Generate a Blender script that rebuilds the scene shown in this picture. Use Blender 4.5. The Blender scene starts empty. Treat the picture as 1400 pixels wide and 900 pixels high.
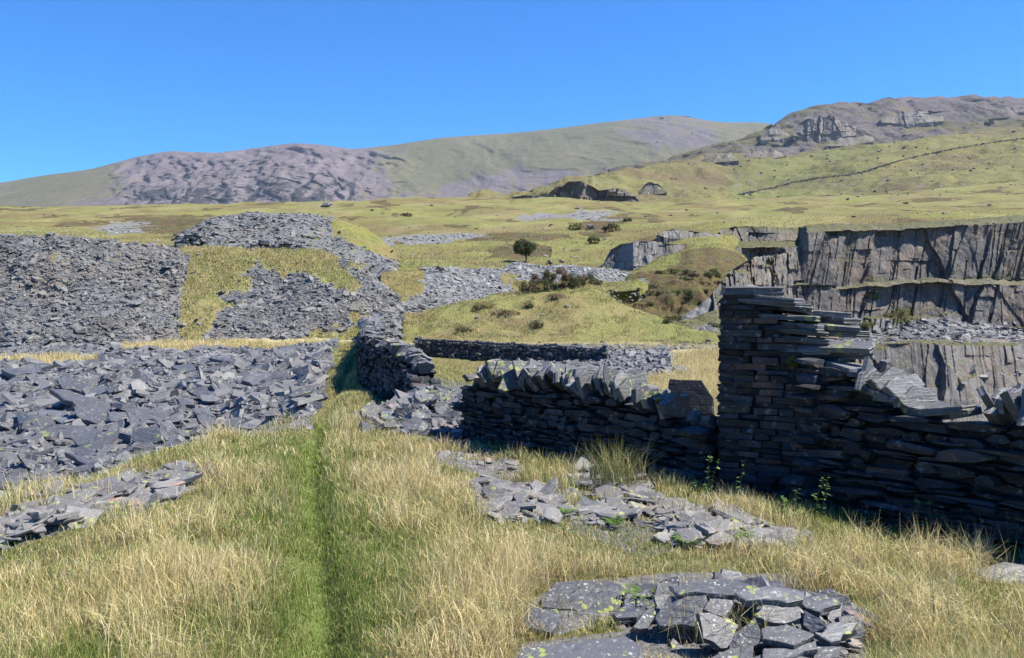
HAZE = 0.5e-4; EXPO = 1.18
import bpy, math, random
import numpy as np
from mathutils import Vector
from mathutils.bvhtree import BVHTree
rng = np.random.default_rng(7); random.seed(7)
sc = bpy.context.scene; COL = sc.collection
F = 1130.0; EYE = 1.65; TILT = -math.atan(50/F)
ct, st = math.cos(TILT), math.sin(TILT)

def ray(px, py):
    a = (np.asarray(px, float)-700)/F; b = (450-np.asarray(py, float))/F
    y = ct - b*st; z = st + b*ct
    return a/y, z/y                       # x and z per unit of forward distance
def unp(px, py, d):
    a, c = ray(px, py); d = np.asarray(d, float)
    return np.stack([a*d, d*np.ones_like(a), EYE + c*d], -1)
def proj(P):
    P = np.asarray(P, float); x, y, z = P[..., 0], P[..., 1], P[..., 2]-EYE
    f = y*ct + z*st; u = -y*st + z*ct; f = np.maximum(f, 0.05)
    return 700 + F*x/f, 450 - F*u/f
def pip(poly, X, Y):
    X = np.asarray(X); Y = np.asarray(Y); ins = np.zeros(X.shape, bool); n = len(poly)
    for i in range(n):
        x0, y0 = poly[i]; x1, y1 = poly[(i+1) % n]
        if y0 == y1: continue
        c = ((y0 > Y) != (y1 > Y)) & (X < (x1-x0)*(Y-y0)/(y1-y0)+x0)
        ins ^= c
    return ins
def ip(pts, X):
    p = sorted(pts); return np.interp(X, [q[0] for q in p], [q[1] for q in p])

# ---- noise ----
def _h(ix, iy, iz, s):
    n = (ix*374761393 + iy*668265263 + iz*2147483647 + s*1274126177) & 0xFFFFFFFF
    n = ((n ^ (n >> 13))*1274126177) & 0xFFFFFFFF
    n = ((n ^ (n >> 16))*2246822519) & 0xFFFFFFFF
    return ((n ^ (n >> 15)) & 0xFFFFFF)/float(0xFFFFFF)
def vn(x, y, z=0.0, s=0):
    x, y, z = np.broadcast_arrays(np.asarray(x, float), y, z)
    fx, fy, fz = np.floor(x), np.floor(y), np.floor(z)
    ix, iy, iz = fx.astype(np.int64), fy.astype(np.int64), fz.astype(np.int64)
    tx, ty, tz = x-fx, y-fy, z-fz
    tx, ty, tz = [t*t*t*(t*(t*6-15)+10) for t in (tx, ty, tz)]
    r = 0
    for a in (0, 1):
        for b in (0, 1):
            for c in (0, 1):
                w = (tx if a else 1-tx)*(ty if b else 1-ty)*(tz if c else 1-tz)
                r = r + w*_h(ix+a, iy+b, iz+c, s)
    return r*2-1
def fbm(x, y, z=0.0, o=4, s=0, g=.5):
    r = 0; A = 1; T = 0
    for k in range(o):
        r = r + A*vn(np.asarray(x)*2**k, np.asarray(y)*2**k, np.asarray(z)*2**k, s+k*17); T += A; A *= g
    return r/T
def ss(a, b, x):
    t = np.clip((np.asarray(x)-a)/(b-a), 0, 1); return t*t*(3-2*t)

# ---- objects ----
def tag(o, label=None, cat=None, group=None, kind=None):
    if label: o['label'] = label
    if cat: o['category'] = cat
    if group: o['group'] = group
    o['kind'] = kind or 'thing'
    return o
def mesh(name, V, polys, mat, parent=None, attrs=None, smooth=False, loc=None):
    """polys: list of (n,k) index arrays; attrs: name -> per-vertex array (float or rgb)"""
    me = bpy.data.meshes.new(name); V = np.asarray(V, np.float32).reshape(-1, 3)
    if loc is not None: V = V - np.asarray(loc, np.float32)
    if isinstance(polys, np.ndarray): polys = [polys]
    tot = np.concatenate([np.full(len(p), p.shape[1], np.int32) for p in polys])
    idx = np.concatenate([p.reshape(-1) for p in polys]).astype(np.int32)
    me.vertices.add(len(V)); me.vertices.foreach_set('co', V.reshape(-1))
    me.loops.add(len(idx)); me.loops.foreach_set('vertex_index', idx)
    me.polygons.add(len(tot)); st_ = np.concatenate([[0], np.cumsum(tot)[:-1]]).astype(np.int32)
    me.polygons.foreach_set('loop_start', st_)
    me.update(calc_edges=True)
    me.polygons.foreach_set('use_smooth', np.full(len(tot), smooth))
    for k, a in (attrs or {}).items():
        a = np.asarray(a, np.float32)
        if a.ndim == 1:
            at = me.attributes.new(k, 'FLOAT', 'POINT'); at.data.foreach_set('value', a)
        else:
            at = me.attributes.new(k, 'FLOAT_COLOR', 'POINT')
            at.data.foreach_set('color', np.concatenate([a, np.ones((len(a), 1), np.float32)], 1).reshape(-1))
    if mat: me.materials.append(mat)
    o = bpy.data.objects.new(name, me); COL.objects.link(o)
    if loc is not None: o.location = loc
    if parent: o.parent = parent; o.location = Vector(loc if loc is not None else (0, 0, 0)) - parent.location
    return o
def empty(name, loc):
    o = bpy.data.objects.new(name, None); COL.objects.link(o); o.location = [float(v) for v in loc]; o.empty_display_size = .2
    return o
def gridfaces(nu, nv, off=0):
    i = np.arange(nu-1)[:, None]*nv + np.arange(nv-1)[None]
    i = i.reshape(-1)+off
    return np.stack([i, i+nv, i+nv+1, i+1], 1)
def unit(v): return v/np.maximum(np.linalg.norm(v, axis=-1, keepdims=True), 1e-9)
def grid_normals(G):
    du = np.gradient(G, axis=0); dv = np.gradient(G, axis=1)
    n = unit(np.cross(du, dv)); 
    return n
def rows_loft(rows, p0, p1, nu, nv, smooth=True, back=None):
    """rows: each a list of (px,py,d). Returns (nu, N, 3) grid, v parameter (0 at first row, 1 per row)."""
    px = np.linspace(p0, p1, nu); R = []
    for r in rows:
        r = sorted(r); a = [q[0] for q in r]
        py = np.interp(px, a, [q[1] for q in r]); d = np.exp(np.interp(px, a, [math.log(q[2]) for q in r]))
        k = max(1, int(nu*0.012)); 
        if k > 1 and smooth:
            ker = np.hanning(2*k+1); ker /= ker.sum()
            py = np.convolve(np.pad(py, k, 'edge'), ker, 'valid'); d = np.convolve(np.pad(d, k, 'edge'), ker, 'valid')
        R.append(unp(px, py, d))
    if back: R.append(np.stack([R[-1][:, 0]*back[0], R[-1][:, 1]*back[0], R[-1][:, 2]-back[1]], -1))
    R = np.array(R); K = len(R); out = []; vv = []
    for i in range(K-1):
        n = nv[i] if isinstance(nv, (list, tuple)) else nv
        t = np.linspace(0, 1, n, endpoint=(i == K-2))[:, None, None]
        a, b = R[i], R[i+1]
        if smooth:
            pa = R[i-1] if i > 0 else 2*a-b; pb = R[i+2] if i+2 < K else 2*b-a
            ma = .5*(b-pa)*.7; mb = .5*(pb-a)*.7
            # limit tangents to the strip's own length
            L = np.linalg.norm(b-a, axis=-1, keepdims=True)
            ma = unit(ma)*np.minimum(np.linalg.norm(ma, axis=-1, keepdims=True), L); mb = unit(mb)*np.minimum(np.linalg.norm(mb, axis=-1, keepdims=True), L)
            P = (2*t**3-3*t**2+1)*a + (t**3-2*t**2+t)*ma + (-2*t**3+3*t**2)*b + (t**3-t**2)*mb
        else: P = a*(1-t)+b*t
        out.append(P); vv.append(i+t[:, 0, 0])
    G = np.concatenate(out).transpose(1, 0, 2); v = np.concatenate(vv)
    s = G[:, :1]-np.array([0, 0, 7.]); G = np.concatenate([s, G], 1); v = np.concatenate([[0.], v]); return G, v, px

# ---- flat stone prisms ----
def outlines(n, k, jit=.22, square=.0):
    a = (np.arange(k)[None]+rng.uniform(-.28, .28, (n, k)))*2*np.pi/k + rng.uniform(0, 6.28, (n, 1))*(1-square)
    r = 1+rng.uniform(-jit, jit, (n, k))
    if square > 0:
        c, s = np.cos(a), np.sin(a); m = np.maximum(np.abs(c), np.abs(s)); r = r*(1-square+square/m)
    return np.stack([r*np.cos(a), r*np.sin(a)], -1)
def prisms(C, A, B, N, hx, hy, th, O, tint, chip=.9, rings=2):
    """C centres (n,3), A,B,N unit axes, hx,hy half sizes, th thickness, O outlines (n,k,2)"""
    n, k, _ = O.shape
    base = O[..., 0:1]*(A*hx[:, None])[:, None] + O[..., 1:2]*(B*hy[:, None])[:, None]
    sh = rng.uniform(-.06, .06, (n, 1, 1))*A[:, None]*hx[:, None, None]
    if rings == 2: lv = [(1., -.5), (chip, .5)]
    else: lv = [(.97, -.5), (1.03, .15), (chip, .5)]
    P = [C[:, None]+base*s*(1 if i == 0 else 1+rng.uniform(-.05, .05, (n, k, 1)))+sh*i+N[:, None]*(th*l)[:, None, None]
         + (N[:, None]*(th[:, None, None]*rng.uniform(-.12, .12, (n, k, 1))) if i == len(lv)-1 else 0) for i, (s, l) in enumerate(lv)]
    V = np.concatenate(P, 1); R = len(lv); m = R*k; off = (np.arange(n)*m)[:, None, None]
    side = []
    for r in range(R-1):
        j = np.arange(k); jn = (j+1) % k
        side.append(np.stack([r*k+j, r*k+jn, (r+1)*k+jn, (r+1)*k+j], 1))
    side = np.concatenate(side)[None]+off
    top = (np.arange(k)+(R-1)*k)[None, None]+off; bot = np.arange(k)[::-1][None, None]+off
    return V.reshape(-1, 3), [side.reshape(-1, 4), top.reshape(-1, k), bot.reshape(-1, k)], np.repeat(tint, m)
def join(parts):
    V = []; P = []; T = []; o = 0
    for v, p, t in parts:
        V.append(v); P += [q+o for q in p]; T.append(t); o += len(v)
    return np.concatenate(V), P, np.concatenate(T)
def frame(N, ang):
    N = unit(N); up = np.zeros_like(N); up[..., 0] = 1
    A = unit(up - N*(up*N).sum(-1, keepdims=True)); B = np.cross(N, A)
    c, s = np.cos(ang)[..., None], np.sin(ang)[..., None]
    return A*c+B*s, -A*s+B*c, N
def scatter_slates(P, Nn, size, tilt, rings=2, k=6, asp=(.45, .9), th=(.08, .2), sink=.2, tilt_dir=None, jit=.22, flat=0.):
    n = len(P); N = Nn*(1-flat)+np.array([0, 0, flat]) + rng.normal(0, 1, (n, 3))*tilt
    if tilt_dir is not None: N = N+np.asarray(tilt_dir)
    N = unit(N); N[:, 2] = np.abs(N[:, 2]); A, B, N = frame(N, rng.uniform(0, 6.28, n))
    hx = size/2; hy = hx*rng.uniform(*asp, n); t = size*rng.uniform(*th, n)
    C = P + Nn*(t*(.5-sink))[:, None]
    return prisms(C, A, B, N, hx, hy, t, outlines(n, k, jit, .5), rng.uniform(0, 1, n), rings=rings)
# ================= materials =================
class NT:
    def __init__(s, name):
        s.m = bpy.data.materials.new(name); s.m.use_nodes = True; s.t = s.m.node_tree; s.t.nodes.clear()
        s.out = s.n('ShaderNodeOutputMaterial')
    def n(s, typ, **kw):
        nd = s.t.nodes.new(typ)
        for k, v in kw.items():
            if k.startswith('i_'): s.set(nd, k[2:], v)
            else: setattr(nd, k, v)
        return nd
    def set(s, nd, key, v):
        sock = nd.inputs[int(key)] if key.isdigit() else nd.inputs[key.replace('_', ' ')]
        if hasattr(v, 'is_output') or isinstance(v, bpy.types.NodeSocket): s.t.links.new(v, sock)
        else:
            if isinstance(v, tuple) and len(v) == 3 and sock.type == 'RGBA': v = v+(1,)
            sock.default_value = v
    def pos(s): return s.n('ShaderNodeNewGeometry').outputs['Position']
    def nrm(s): return s.n('ShaderNodeNewGeometry').outputs['Normal']
    def attr(s, a, o='Fac'): return s.n('ShaderNodeAttribute', attribute_name=a).outputs[o]
    def vec(s, v, sc=(1, 1, 1), rot=(0, 0, 0)):
        nd = s.n('ShaderNodeMapping'); s.set(nd, '0', v); nd.inputs['Scale'].default_value = sc; nd.inputs['Rotation'].default_value = rot
        return nd.outputs[0]
    def noise(s, v, scale, det=4, rough=.6, dist=0., o='Fac'):
        nd = s.n('ShaderNodeTexNoise'); s.set(nd, 'Vector', v)
        nd.inputs['Scale'].default_value = scale; nd.inputs['Detail'].default_value = det; nd.inputs['Roughness'].default_value = rough; nd.inputs['Distortion'].default_value = dist
        return nd.outputs[o]
    def vor(s, v, scale, o='Distance', f='F1', rand=1.):
        nd = s.n('ShaderNodeTexVoronoi', feature=f); s.set(nd, 'Vector', v); nd.inputs['Scale'].default_value = scale; nd.inputs['Randomness'].default_value = rand
        return nd.outputs[o]
    def mr(s, v, a, b, c=0., d=1.):
        nd = s.n('ShaderNodeMapRange'); s.set(nd, '0', v); 
        for i, q in enumerate((a, b, c, d)): nd.inputs[i+1].default_value = q
        return nd.outputs[0]
    def math(s, op, a, b=0., c=0., clamp=False):
        nd = s.n('ShaderNodeMath', operation=op, use_clamp=clamp); s.set(nd, '0', a); s.set(nd, '1', b); s.set(nd, '2', c); return nd.outputs[0]
    def mix(s, f, a, b):
        nd = s.n('ShaderNodeMix', data_type='RGBA'); s.set(nd, '0', f); s.set(nd, '6', a); s.set(nd, '7', b); return nd.outputs[2]
    def sep(s, v, i): 
        nd = s.n('ShaderNodeSeparateXYZ'); s.set(nd, '0', v); return nd.outputs[i]
    def bump(s, h, strength=.5, dist=.05, normal=None):
        nd = s.n('ShaderNodeBump'); s.set(nd, 'Height', h); nd.inputs['Strength'].default_value = strength; nd.inputs['Distance'].default_value = dist
        if normal: s.set(nd, 'Normal', normal)
        return nd.outputs[0]
    def bsdf(s, col, rough=.8, spec=.3, normal=None, trans=0.):
        b = s.n('ShaderNodeBsdfPrincipled'); s.set(b, 'Base Color', col); s.set(b, 'Roughness', rough); b.inputs['Specular IOR Level'].default_value = spec
        if normal: s.set(b, 'Normal', normal)
        o = b.outputs[0]
        if trans > 0:
            t = s.n('ShaderNodeBsdfTranslucent'); s.set(t, 'Color', col); mx = s.n('ShaderNodeMixShader'); mx.inputs[0].default_value = trans
            s.t.links.new(o, mx.inputs[1]); s.t.links.new(t.outputs[0], mx.inputs[2]); o = mx.outputs[0]
        s.t.links.new(o, s.out.inputs[0]); return s.m

def m_slate(name, dark, light, lich=.5, yellow=.0, spots=18, bd=.02, rust=.0, sp=.35, rough=.6, patch=0.):
    t = NT(name); p = t.pos(); tint = t.attr('tint')
    n1 = t.noise(p, 1.7, 5, .65); n2 = t.noise(p, 23, 3, .6)
    f = t.math('ADD', t.math('MULTIPLY', tint, .62), t.math('MULTIPLY', n1, .45)); f = t.math('ADD', f, t.math('MULTIPLY', n2, .25)); f = t.mr(f, .2, 1.1)
    c = t.mix(f, dark, light)
    if patch > 0:
        c = t.mix(t.mr(t.noise(p, .16, 5, .7), .5, .62, 0, patch), c, (.17, .15, .125)); c = t.mix(t.mr(t.noise(p, .23, 5, .7), .52, .64, 0, patch), c, (.05, .05, .055)); c = t.mix(t.mr(t.noise(p, .4, 5, .7), .56, .66, 0, patch*.8), c, (.26, .27, .23))
    if rust > 0:
        r = t.mr(t.math('MULTIPLY', t.noise(p, 2.3, 4, .6), t.mr(tint, .5, 1, .75, 1.2)), .56, .68, 0, rust); c = t.mix(r, c, (.26, .125, .075))
    if lich > 0:
        dv = t.n('ShaderNodeVectorMath', operation='MULTIPLY_ADD'); t.set(dv, '0', t.noise(p, spots*1.5, 3, .7, 0, 'Color')); dv.inputs[1].default_value = (1.1/spots,)*3; t.set(dv, '2', p); p2 = dv.outputs[0]
        d = t.vor(p2, spots); nz = t.noise(p, spots*.35, 3, .7)
        m = t.math('MULTIPLY', t.mr(d, .34, .2), t.mr(nz, .5, .58)); c = t.mix(t.math('MULTIPLY', m, lich), c, (.33, .34, .32))
        m2 = t.mr(t.noise(p, spots*.5, 6, .75), .58, .68, 0, lich*.7); c = t.mix(m2, c, (.27, .275, .265))
    if yellow > 0:
        m = t.math('MULTIPLY', t.mr(t.vor(p2, spots*.6), .40, .32), t.mr(t.noise(p, spots*.12, 2, .5), .58-.05*yellow, .62-.05*yellow)); c = t.mix(t.math('MULTIPLY', m, min(1, yellow*1.5), clamp=True), c, (.36, .42, .05))
    s = t.vec(p, (3, 3, 40)); h = t.math('ADD', t.noise(s, 1.2, 4, .6), t.math('MULTIPLY', t.noise(p, 9, 6, .7), 1.2)); h = t.math('ADD', h, t.math('MULTIPLY', n2, .35))
    return t.bsdf(c, rough, sp, t.bump(h, .8, bd))

def m_terrain(name, gr1, gr2, gr3, fine=14., med=1.2, slate=((.07, .073, .08), (.2, .205, .215)), bd=.12, rocks=0.):
    t = NT(name); p = t.pos(); nz = t.sep(t.nrm(), 2)
    a = t.noise(p, med, 9, .74); b = t.noise(p, med*.22, 8, .7); fn = t.noise(p, fine, 4, .75)
    g = t.mix(t.mr(a, .38, .62), gr1, gr2); g = t.mix(t.mr(t.math('ADD', b, t.math('MULTIPLY', fn, .25)), .58, .70), g, gr3); g = t.mix(t.mr(t.noise(t.vec(p, (.5, 1, 1)), med*2.1, 7, .7), .56, .64, 0, .75), g, tuple(v*.6 for v in gr2))
    g = t.mix(t.mr(fn, .35, .7, 0, .45), g, (.27, .235, .115))
    g = t.mix(t.attr('dry'), g, t.mix(fn, (.31, .27, .15), (.42, .36, .21)))
    g = t.mix(t.attr('green'), g, t.mix(fn, (.045, .10, .015), (.12, .2, .04)))
    hz = t.mr(t.math('ADD', t.attr('heath'), t.math('MULTIPLY', t.math('SUBTRACT', a, .5), 1.5)), .42, .58)
    hcol = t.mix(t.mr(t.noise(p, fine*.3, 6, .8), .38, .6), (.03, .038, .012), (.13, .085, .05)); hcol = t.mix(t.mr(t.noise(p, fine*.12, 5, .7), .5, .6, 0, .7), hcol, (.10, .105, .03))
    g = t.mix(hz, g, hcol)
    sl = t.mix(t.mr(t.noise(t.vec(p, (1, 1, 3)), fine*.6, 5, .75), .3, .7), *slate)
    sl = t.mix(t.mr(t.noise(p, fine*1.7, 3, .6), .58, .7, 0, .6), sl, (.36, .37, .35))
    k = t.math('ADD', t.attr('slate'), t.math('MULTIPLY', t.math('SUBTRACT', t.noise(p, med*1.3, 6, .75), .5), 1.1))
    if rocks > 0: k = t.math('ADD', k, t.mr(t.noise(t.vec(p, (1, .6, 1)), med*3.2, 8, .85), .66-.05*rocks, .72-.05*rocks, 0, .8))
    k = t.mr(k, .45, .55)
    c = t.mix(k, g, sl)
    h = t.math('ADD', t.math('MULTIPLY', fn, .6), t.noise(p, fine*.25, 6, .75))
    return t.bsdf(c, .9, .12, t.bump(h, .9, bd))

def m_mountain(name, grass, grass2, rock, dark, sx, wide, streak=(1, 1, .35), bd=12):
    """attributes: rockm (rock share), darkm (bare dark crag share)"""
    t = NT(name); p = t.pos(); nz = t.sep(t.nrm(), 2)
    a = t.noise(p, wide, 7, .7, .5); s = t.noise(t.vec(p, (1.0, .15, .16), (0, math.radians(14), 0)), sx, 8, .72, 1.2); f = t.noise(p, sx*3, 5, .8)
    g = t.mix(t.mr(a, .4, .6), grass, grass2)
    r = t.mix(t.mr(s, .38, .62), rock, tuple(v*.5 for v in rock))
    k = t.math('ADD', t.attr('rockm'), t.math('MULTIPLY', t.math('SUBTRACT', t.math('ADD', t.math('MULTIPLY', a, .6), t.math('MULTIPLY', s, .8)), .7), 1.6))
    c = t.mix(t.mr(k, .42, .62), g, r)
    c = t.mix(t.mr(f, .53, .66, 0, .65), c, rock)
    sp_ = t.noise(p, sx*4.5, 6, .85); c = t.mix(t.mr(sp_, .47, .6, 0, .6), c, tuple(v*.5 for v in rock)); c = t.mix(t.mr(sp_, .44, .36, 0, .45), c, tuple(v*1.25 for v in rock))
    kd = t.math('ADD', t.attr('darkm'), t.math('MULTIPLY', t.math('SUBTRACT', t.math('ADD', t.math('MULTIPLY', s, .9), t.math('MULTIPLY', f, .4)), .66), 2.6))
    c = t.mix(t.mr(kd, .5, .62), c, dark)
    h = t.math('ADD', s, t.math('MULTIPLY', f, .4))
    return t.bsdf(c, .95, .05, t.bump(h, .8, bd))

def m_cliff(name, c1, c2, c3, sc_=1.0, bd=.12, moss=(.105, .10, .032)):
    t = NT(name); p = t.pos(); nz = t.sep(t.nrm(), 2)
    q = t.vec(p, (1.0, .6, .26), (0, math.radians(26), 0))
    s = t.noise(q, 1.4*sc_, 6, .7, .3); b = t.noise(p, .22*sc_, 4, .6); f = t.noise(p, 7*sc_, 5, .75)
    c = t.mix(t.mr(t.math('ADD', t.math('MULTIPLY', s, .6), t.math('MULTIPLY', t.attr('tint'), .6)), .3, .85), c1, c2)
    c = t.mix(t.mr(b, .46, .62, 0, .75), c, c3)
    c = t.mix(t.mr(t.noise(q, 3.2*sc_, 3, .6), .60, .66, 0, .55), c, (.34, .28, .235))
    c = t.mix(t.math('MULTIPLY', t.mr(t.vor(p, 2.6*sc_), .16, .10), t.mr(b, .48, .54, 0, .7)), c, (.5, .5, .48))
    c = t.mix(t.mr(f, .62, .75, 0, .4), c, (.3, .3, .29))
    m = t.mr(t.math('ADD', nz, t.math('MULTIPLY', t.math('SUBTRACT', t.noise(p, 1.1*sc_, 5, .7), .5), .9)), .62, .78)
    mm = t.math('MAXIMUM', m, t.mr(t.math('ADD', t.attr('heath'), t.math('MULTIPLY', t.math('SUBTRACT', t.noise(p, .8*sc_, 6, .75), .5), 1.2)), .45, .55))
    mm = t.math('MULTIPLY', mm, t.mr(t.math('ADD', t.attr('slate'), t.math('MULTIPLY', t.noise(p, .5*sc_, 4, .7), .6)), .9, 1.3, 1., .1))
    mc = t.mix(t.mr(t.noise(p, 2.4*sc_, 4, .7), .4, .62), (.035, .04, .014), moss)
    c = t.mix(mm, c, mc)
    h = t.math('ADD', t.math('MULTIPLY', s, 1.2), t.math('MULTIPLY', f, .5)); h = t.math('ADD', h, t.noise(p, 1.5*sc_, 7, .75))
    return t.bsdf(c, .75, .3, t.bump(h, .9, bd))

def m_blade(name, trans=.3, rough=.55):
    t = NT(name); return t.bsdf(t.attr('col', 'Color'), rough, .25, None, trans)
def m_plain(name, c1, c2, scale=8, rough=.8, bd=.01, trans=0.):
    t = NT(name); p = t.pos(); n = t.noise(p, scale, 5, .7)
    return t.bsdf(t.mix(t.mr(n, .35, .65), c1, c2), rough, .2, t.bump(n, .6, bd), trans)

M_loose = m_slate('slate_loose', (.038, .041, .05), (.19, .19, .195), .45, .0, 9, .02)
M_near = m_slate('slate_near', (.035, .037, .044), (.13, .133, .144), 1., .35, 38, .012, .6, .45, .5)
M_slab = m_slate('slate_big_slab', (.05, .054, .065), (.15, .156, .172), .6, .25, 12, .015, .3, .5, .5)
M_wall = m_slate('wall_slate', (.006, .0065, .008), (.05, .053, .065), .35, .04, 14, .012, .25, .25, .7)  # shade of the wall faces is put into this very low albedo
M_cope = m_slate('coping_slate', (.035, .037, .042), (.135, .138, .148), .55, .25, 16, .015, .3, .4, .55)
M_tip = m_slate('tip_slate', (.05, .054, .06), (.22, .22, .222), .3, .0, 3, .05, .15, patch=.6)
M_midslate = m_slate('pale_tip_slate', (.09, .095, .1), (.30, .31, .31), .3, .0, 3, .05, patch=.4)
M_ground = m_terrain('turf_ground', (.10, .10, .035), (.075, .09, .025), (.14, .12, .06), 22, 2.2, ((.06, .06, .06), (.2, .195, .19)), .04)
M_moor = m_terrain('moor_turf', (.175, .175, .05), (.11, .13, .034), (.11, .085, .036), 1.8, .16, ((.09, .09, .09), (.24, .24, .235)), .3, 1.4)
M_bank = m_terrain('bank_turf', (.18, .185, .052), (.115, .135, .032), (.16, .13, .055), 7, .7, ((.07, .073, .08), (.22, .225, .235)), .12)
M_hill = m_terrain('hillside_turf', (.155, .145, .05), (.10, .108, .032), (.095, .072, .036), .3, .035, ((.07, .065, .065), (.22, .21, .21)), 2.0, 2.)
M_mtn = m_mountain('mountain_rock_and_grass', (.125, .115, .055), (.085, .09, .036), (.165, .14, .148), (.035, .034, .036), .016, .0035, bd=6)
M_mtn2 = m_mountain('crag_rock_and_grass', (.13, .115, .05), (.08, .08, .033), (.15, .13, .13), (.045, .043, .042), .03, .012, bd=5)
M_cliff = m_cliff('quarry_face_rock', (.03, .03, .034), (.15, .145, .14), (.14, .105, .085))
M_crag = m_cliff('small_crag_rock', (.07, .068, .068), (.26, .25, .245), (.22, .18, .15), 2.0, .08)
M_blade = m_blade('grass_blades')
M_leaf = m_blade('leaves', .35, .5)
M_bark = m_plain('bark', (.09, .07, .05), (.17, .14, .11), 12, .9, .02)
# ================= near ground as one height field =================
CP = []   # (px, d, z)
def cp(px, *dz):
    for d, z in dz: CP.append((px, d, z))
for px in (-500, -200):
    cp(px, (1.5, 0), (3, -.02), (4.0, -.06), (5.2, -.4), (7.5, -1.5), (11, -2.4), (14, -2.6), (20, -2.0), (27, -1.15), (31, -1.0), (36, -1.2), (45, -1.4), (62, -1.6))
cp(0, (1.5, 0), (3, 0), (4.4, -.02), (6.2, -.07), (7.2, -.28), (8.6, -1.0), (11, -2.2), (14, -2.6), (20, -2.0), (27, -1.15), (31, -1.0), (36, -1.2), (45, -1.5), (62, -1.8))
cp(200, (2, 0), (4, 0), (6.5, -.05), (8.6, -.1), (9.8, -.35), (12, -1.3), (14.5, -1.9), (20, -1.5), (27, -.85), (31, -.86), (38, -1.14), (45, -1.12), (62, -1.6))
cp(400, (2, 0), (4, -.02), (7, -.08), (10, -.16), (12, -.24), (13.4, -.6), (16, -1.0), (20, -.85), (25, -.65), (31, -.7), (38, -1.05), (45, -1.08), (62, -1.6))
cp(470, (4, -.03), (8, -.12), (12, -.3), (16, -.4), (20, -.42), (25, -.35), (30, -.3), (36, -.8), (45, -1.05), (62, -1.6))
cp(530, (12, -.32), (16, -.5), (20, -.55), (26, -.5), (32, -.5))
cp(580, (4, 0), (7, -.1), (10, -.25), (13.8, -.62), (20, -.9), (30, -1.3), (40, -1.8), (45, -1.4), (62, -1.6))
cp(650, (5, -.02), (8, -.15), (11, -.31), (14, -.8), (20, -1.3), (30, -1.9), (40, -2.12), (43, -1.3), (48, -1.3), (62, -1.6))
cp(790, (4, 0), (6, -.07), (8, -.2), (10, -.34), (14, -.7), (20, -1.2), (30, -1.8), (40, -1.9), (43, -1.3), (48, -1.3), (62, -1.6))
cp(930, (3, 0), (5, -.05), (7, -.2), (8.6, -.32), (12, -.3), (15, -.25), (25, -.8), (38, -1.2), (44, -1.35), (62, -1.6))
cp(1050, (3, 0), (5, -.1), (7, -.25), (8, -.33), (12, -.35), (16, -.4), (25, -1.1), (38, -1.6), (46, -2.2), (62, -5))
cp(1200, (3, -.02), (5, -.14), (6.5, -.3), (8, -.4), (11, -.6), (16, -1.6), (25, -4), (40, -8), (62, -11))
cp(1400, (2, 0), (4, -.08), (5.4, -.28), (6.6, -.38), (9, -.7), (14, -2), (25, -5), (40, -9), (62, -12))
cp(1900, (1.5, 0), (3, -.12), (4, -.25), (5, -.4), (8, -.9), (14, -3), (25, -6), (62, -12))
CP = np.array(CP)
def _uv(px, d): return np.stack([np.asarray(px)/260., 3.6*np.log(np.maximum(d, 1.2))], -1)
_c = _uv(CP[:, 0], CP[:, 1])
def _ker(a, b): return np.sqrt(((a[:, None]-b[None])**2).sum(-1)+.04)
_w = np.linalg.solve(_ker(_c, _c)+1e-4*np.eye(len(_c)), CP[:, 2]+.0)
PATHPX = [(446, 905), (438, 800), (430, 700), (424, 640), (428, 600), (448, 560), (468, 520), (488, 486)]
def edge_d(px): return ip([(-600, 3.7), (-200, 5.0), (0, 6.9), (200, 9.1), (300, 10.6), (400, 12.1), (428, 15), (440, 19), (450, 24), (458, 31), (464, 60), (2000, 60)], px)
def _zA0(x, y):
    sh = np.shape(x); x = np.ravel(x).astype(float); y = np.ravel(y).astype(float)
    d = np.maximum(y, 1.6); px = np.clip(700+F*x/d, -500, 1900); out = np.zeros(len(x)); U = _uv(px, d)
    for i in range(0, len(x), 20000): out[i:i+20000] = _ker(U[i:i+20000], _c) @ _w
    return out.reshape(sh)
PATHW = None
def path_dist(x, y):
    d = np.full(np.shape(x), 99.)
    for (a, b) in zip(PATHW[:-1], PATHW[1:]):
        ab = b-a; t = np.clip(((x-a[0])*ab[0]+(y-a[1])*ab[1])/(ab@ab), 0, 1); d = np.minimum(d, np.hypot(x-a[0]-t*ab[0], y-a[1]-t*ab[1]))
    return d
def zA(x, y):
    x = np.asarray(x, float); y = np.asarray(y, float); z = _zA0(x, y)
    px = 700+F*x/np.maximum(y, 1.6); scree = ss(0, 1.2, y-edge_d(px))*(px < 500)
    z = z + fbm(x*.9, y*.9, o=4, s=3)*(.05+.16*scree) + scree*.14*fbm(x*2.6, y*2.6, o=3, s=9)
    if PATHW is not None:
        pd = path_dist(x, y); z = z - .12*np.exp(-(pd/.12)**2)
    return z
def gp(px, py, f=_zA0):
    px = np.atleast_1d(np.asarray(px, float)); py = np.atleast_1d(np.asarray(py, float)); a, c = ray(px, py)
    Y = np.geomspace(2.0, 75, 500); X = a[:, None]*Y; Z = EYE+c[:, None]*Y
    below = Z < f(X, np.broadcast_to(Y, X.shape)); i = np.maximum(below.argmax(1), 1); i[~below.any(1)] = 499
    y = (Y[i]+Y[i-1])/2; return np.stack([a*y, y, f(a*y, y)], -1)
PATHW = gp(*np.array(PATHPX).T)[:, :2]
PATHW = np.vstack([[PATHW[0, 0]+.1, -3.], PATHW])

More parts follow.
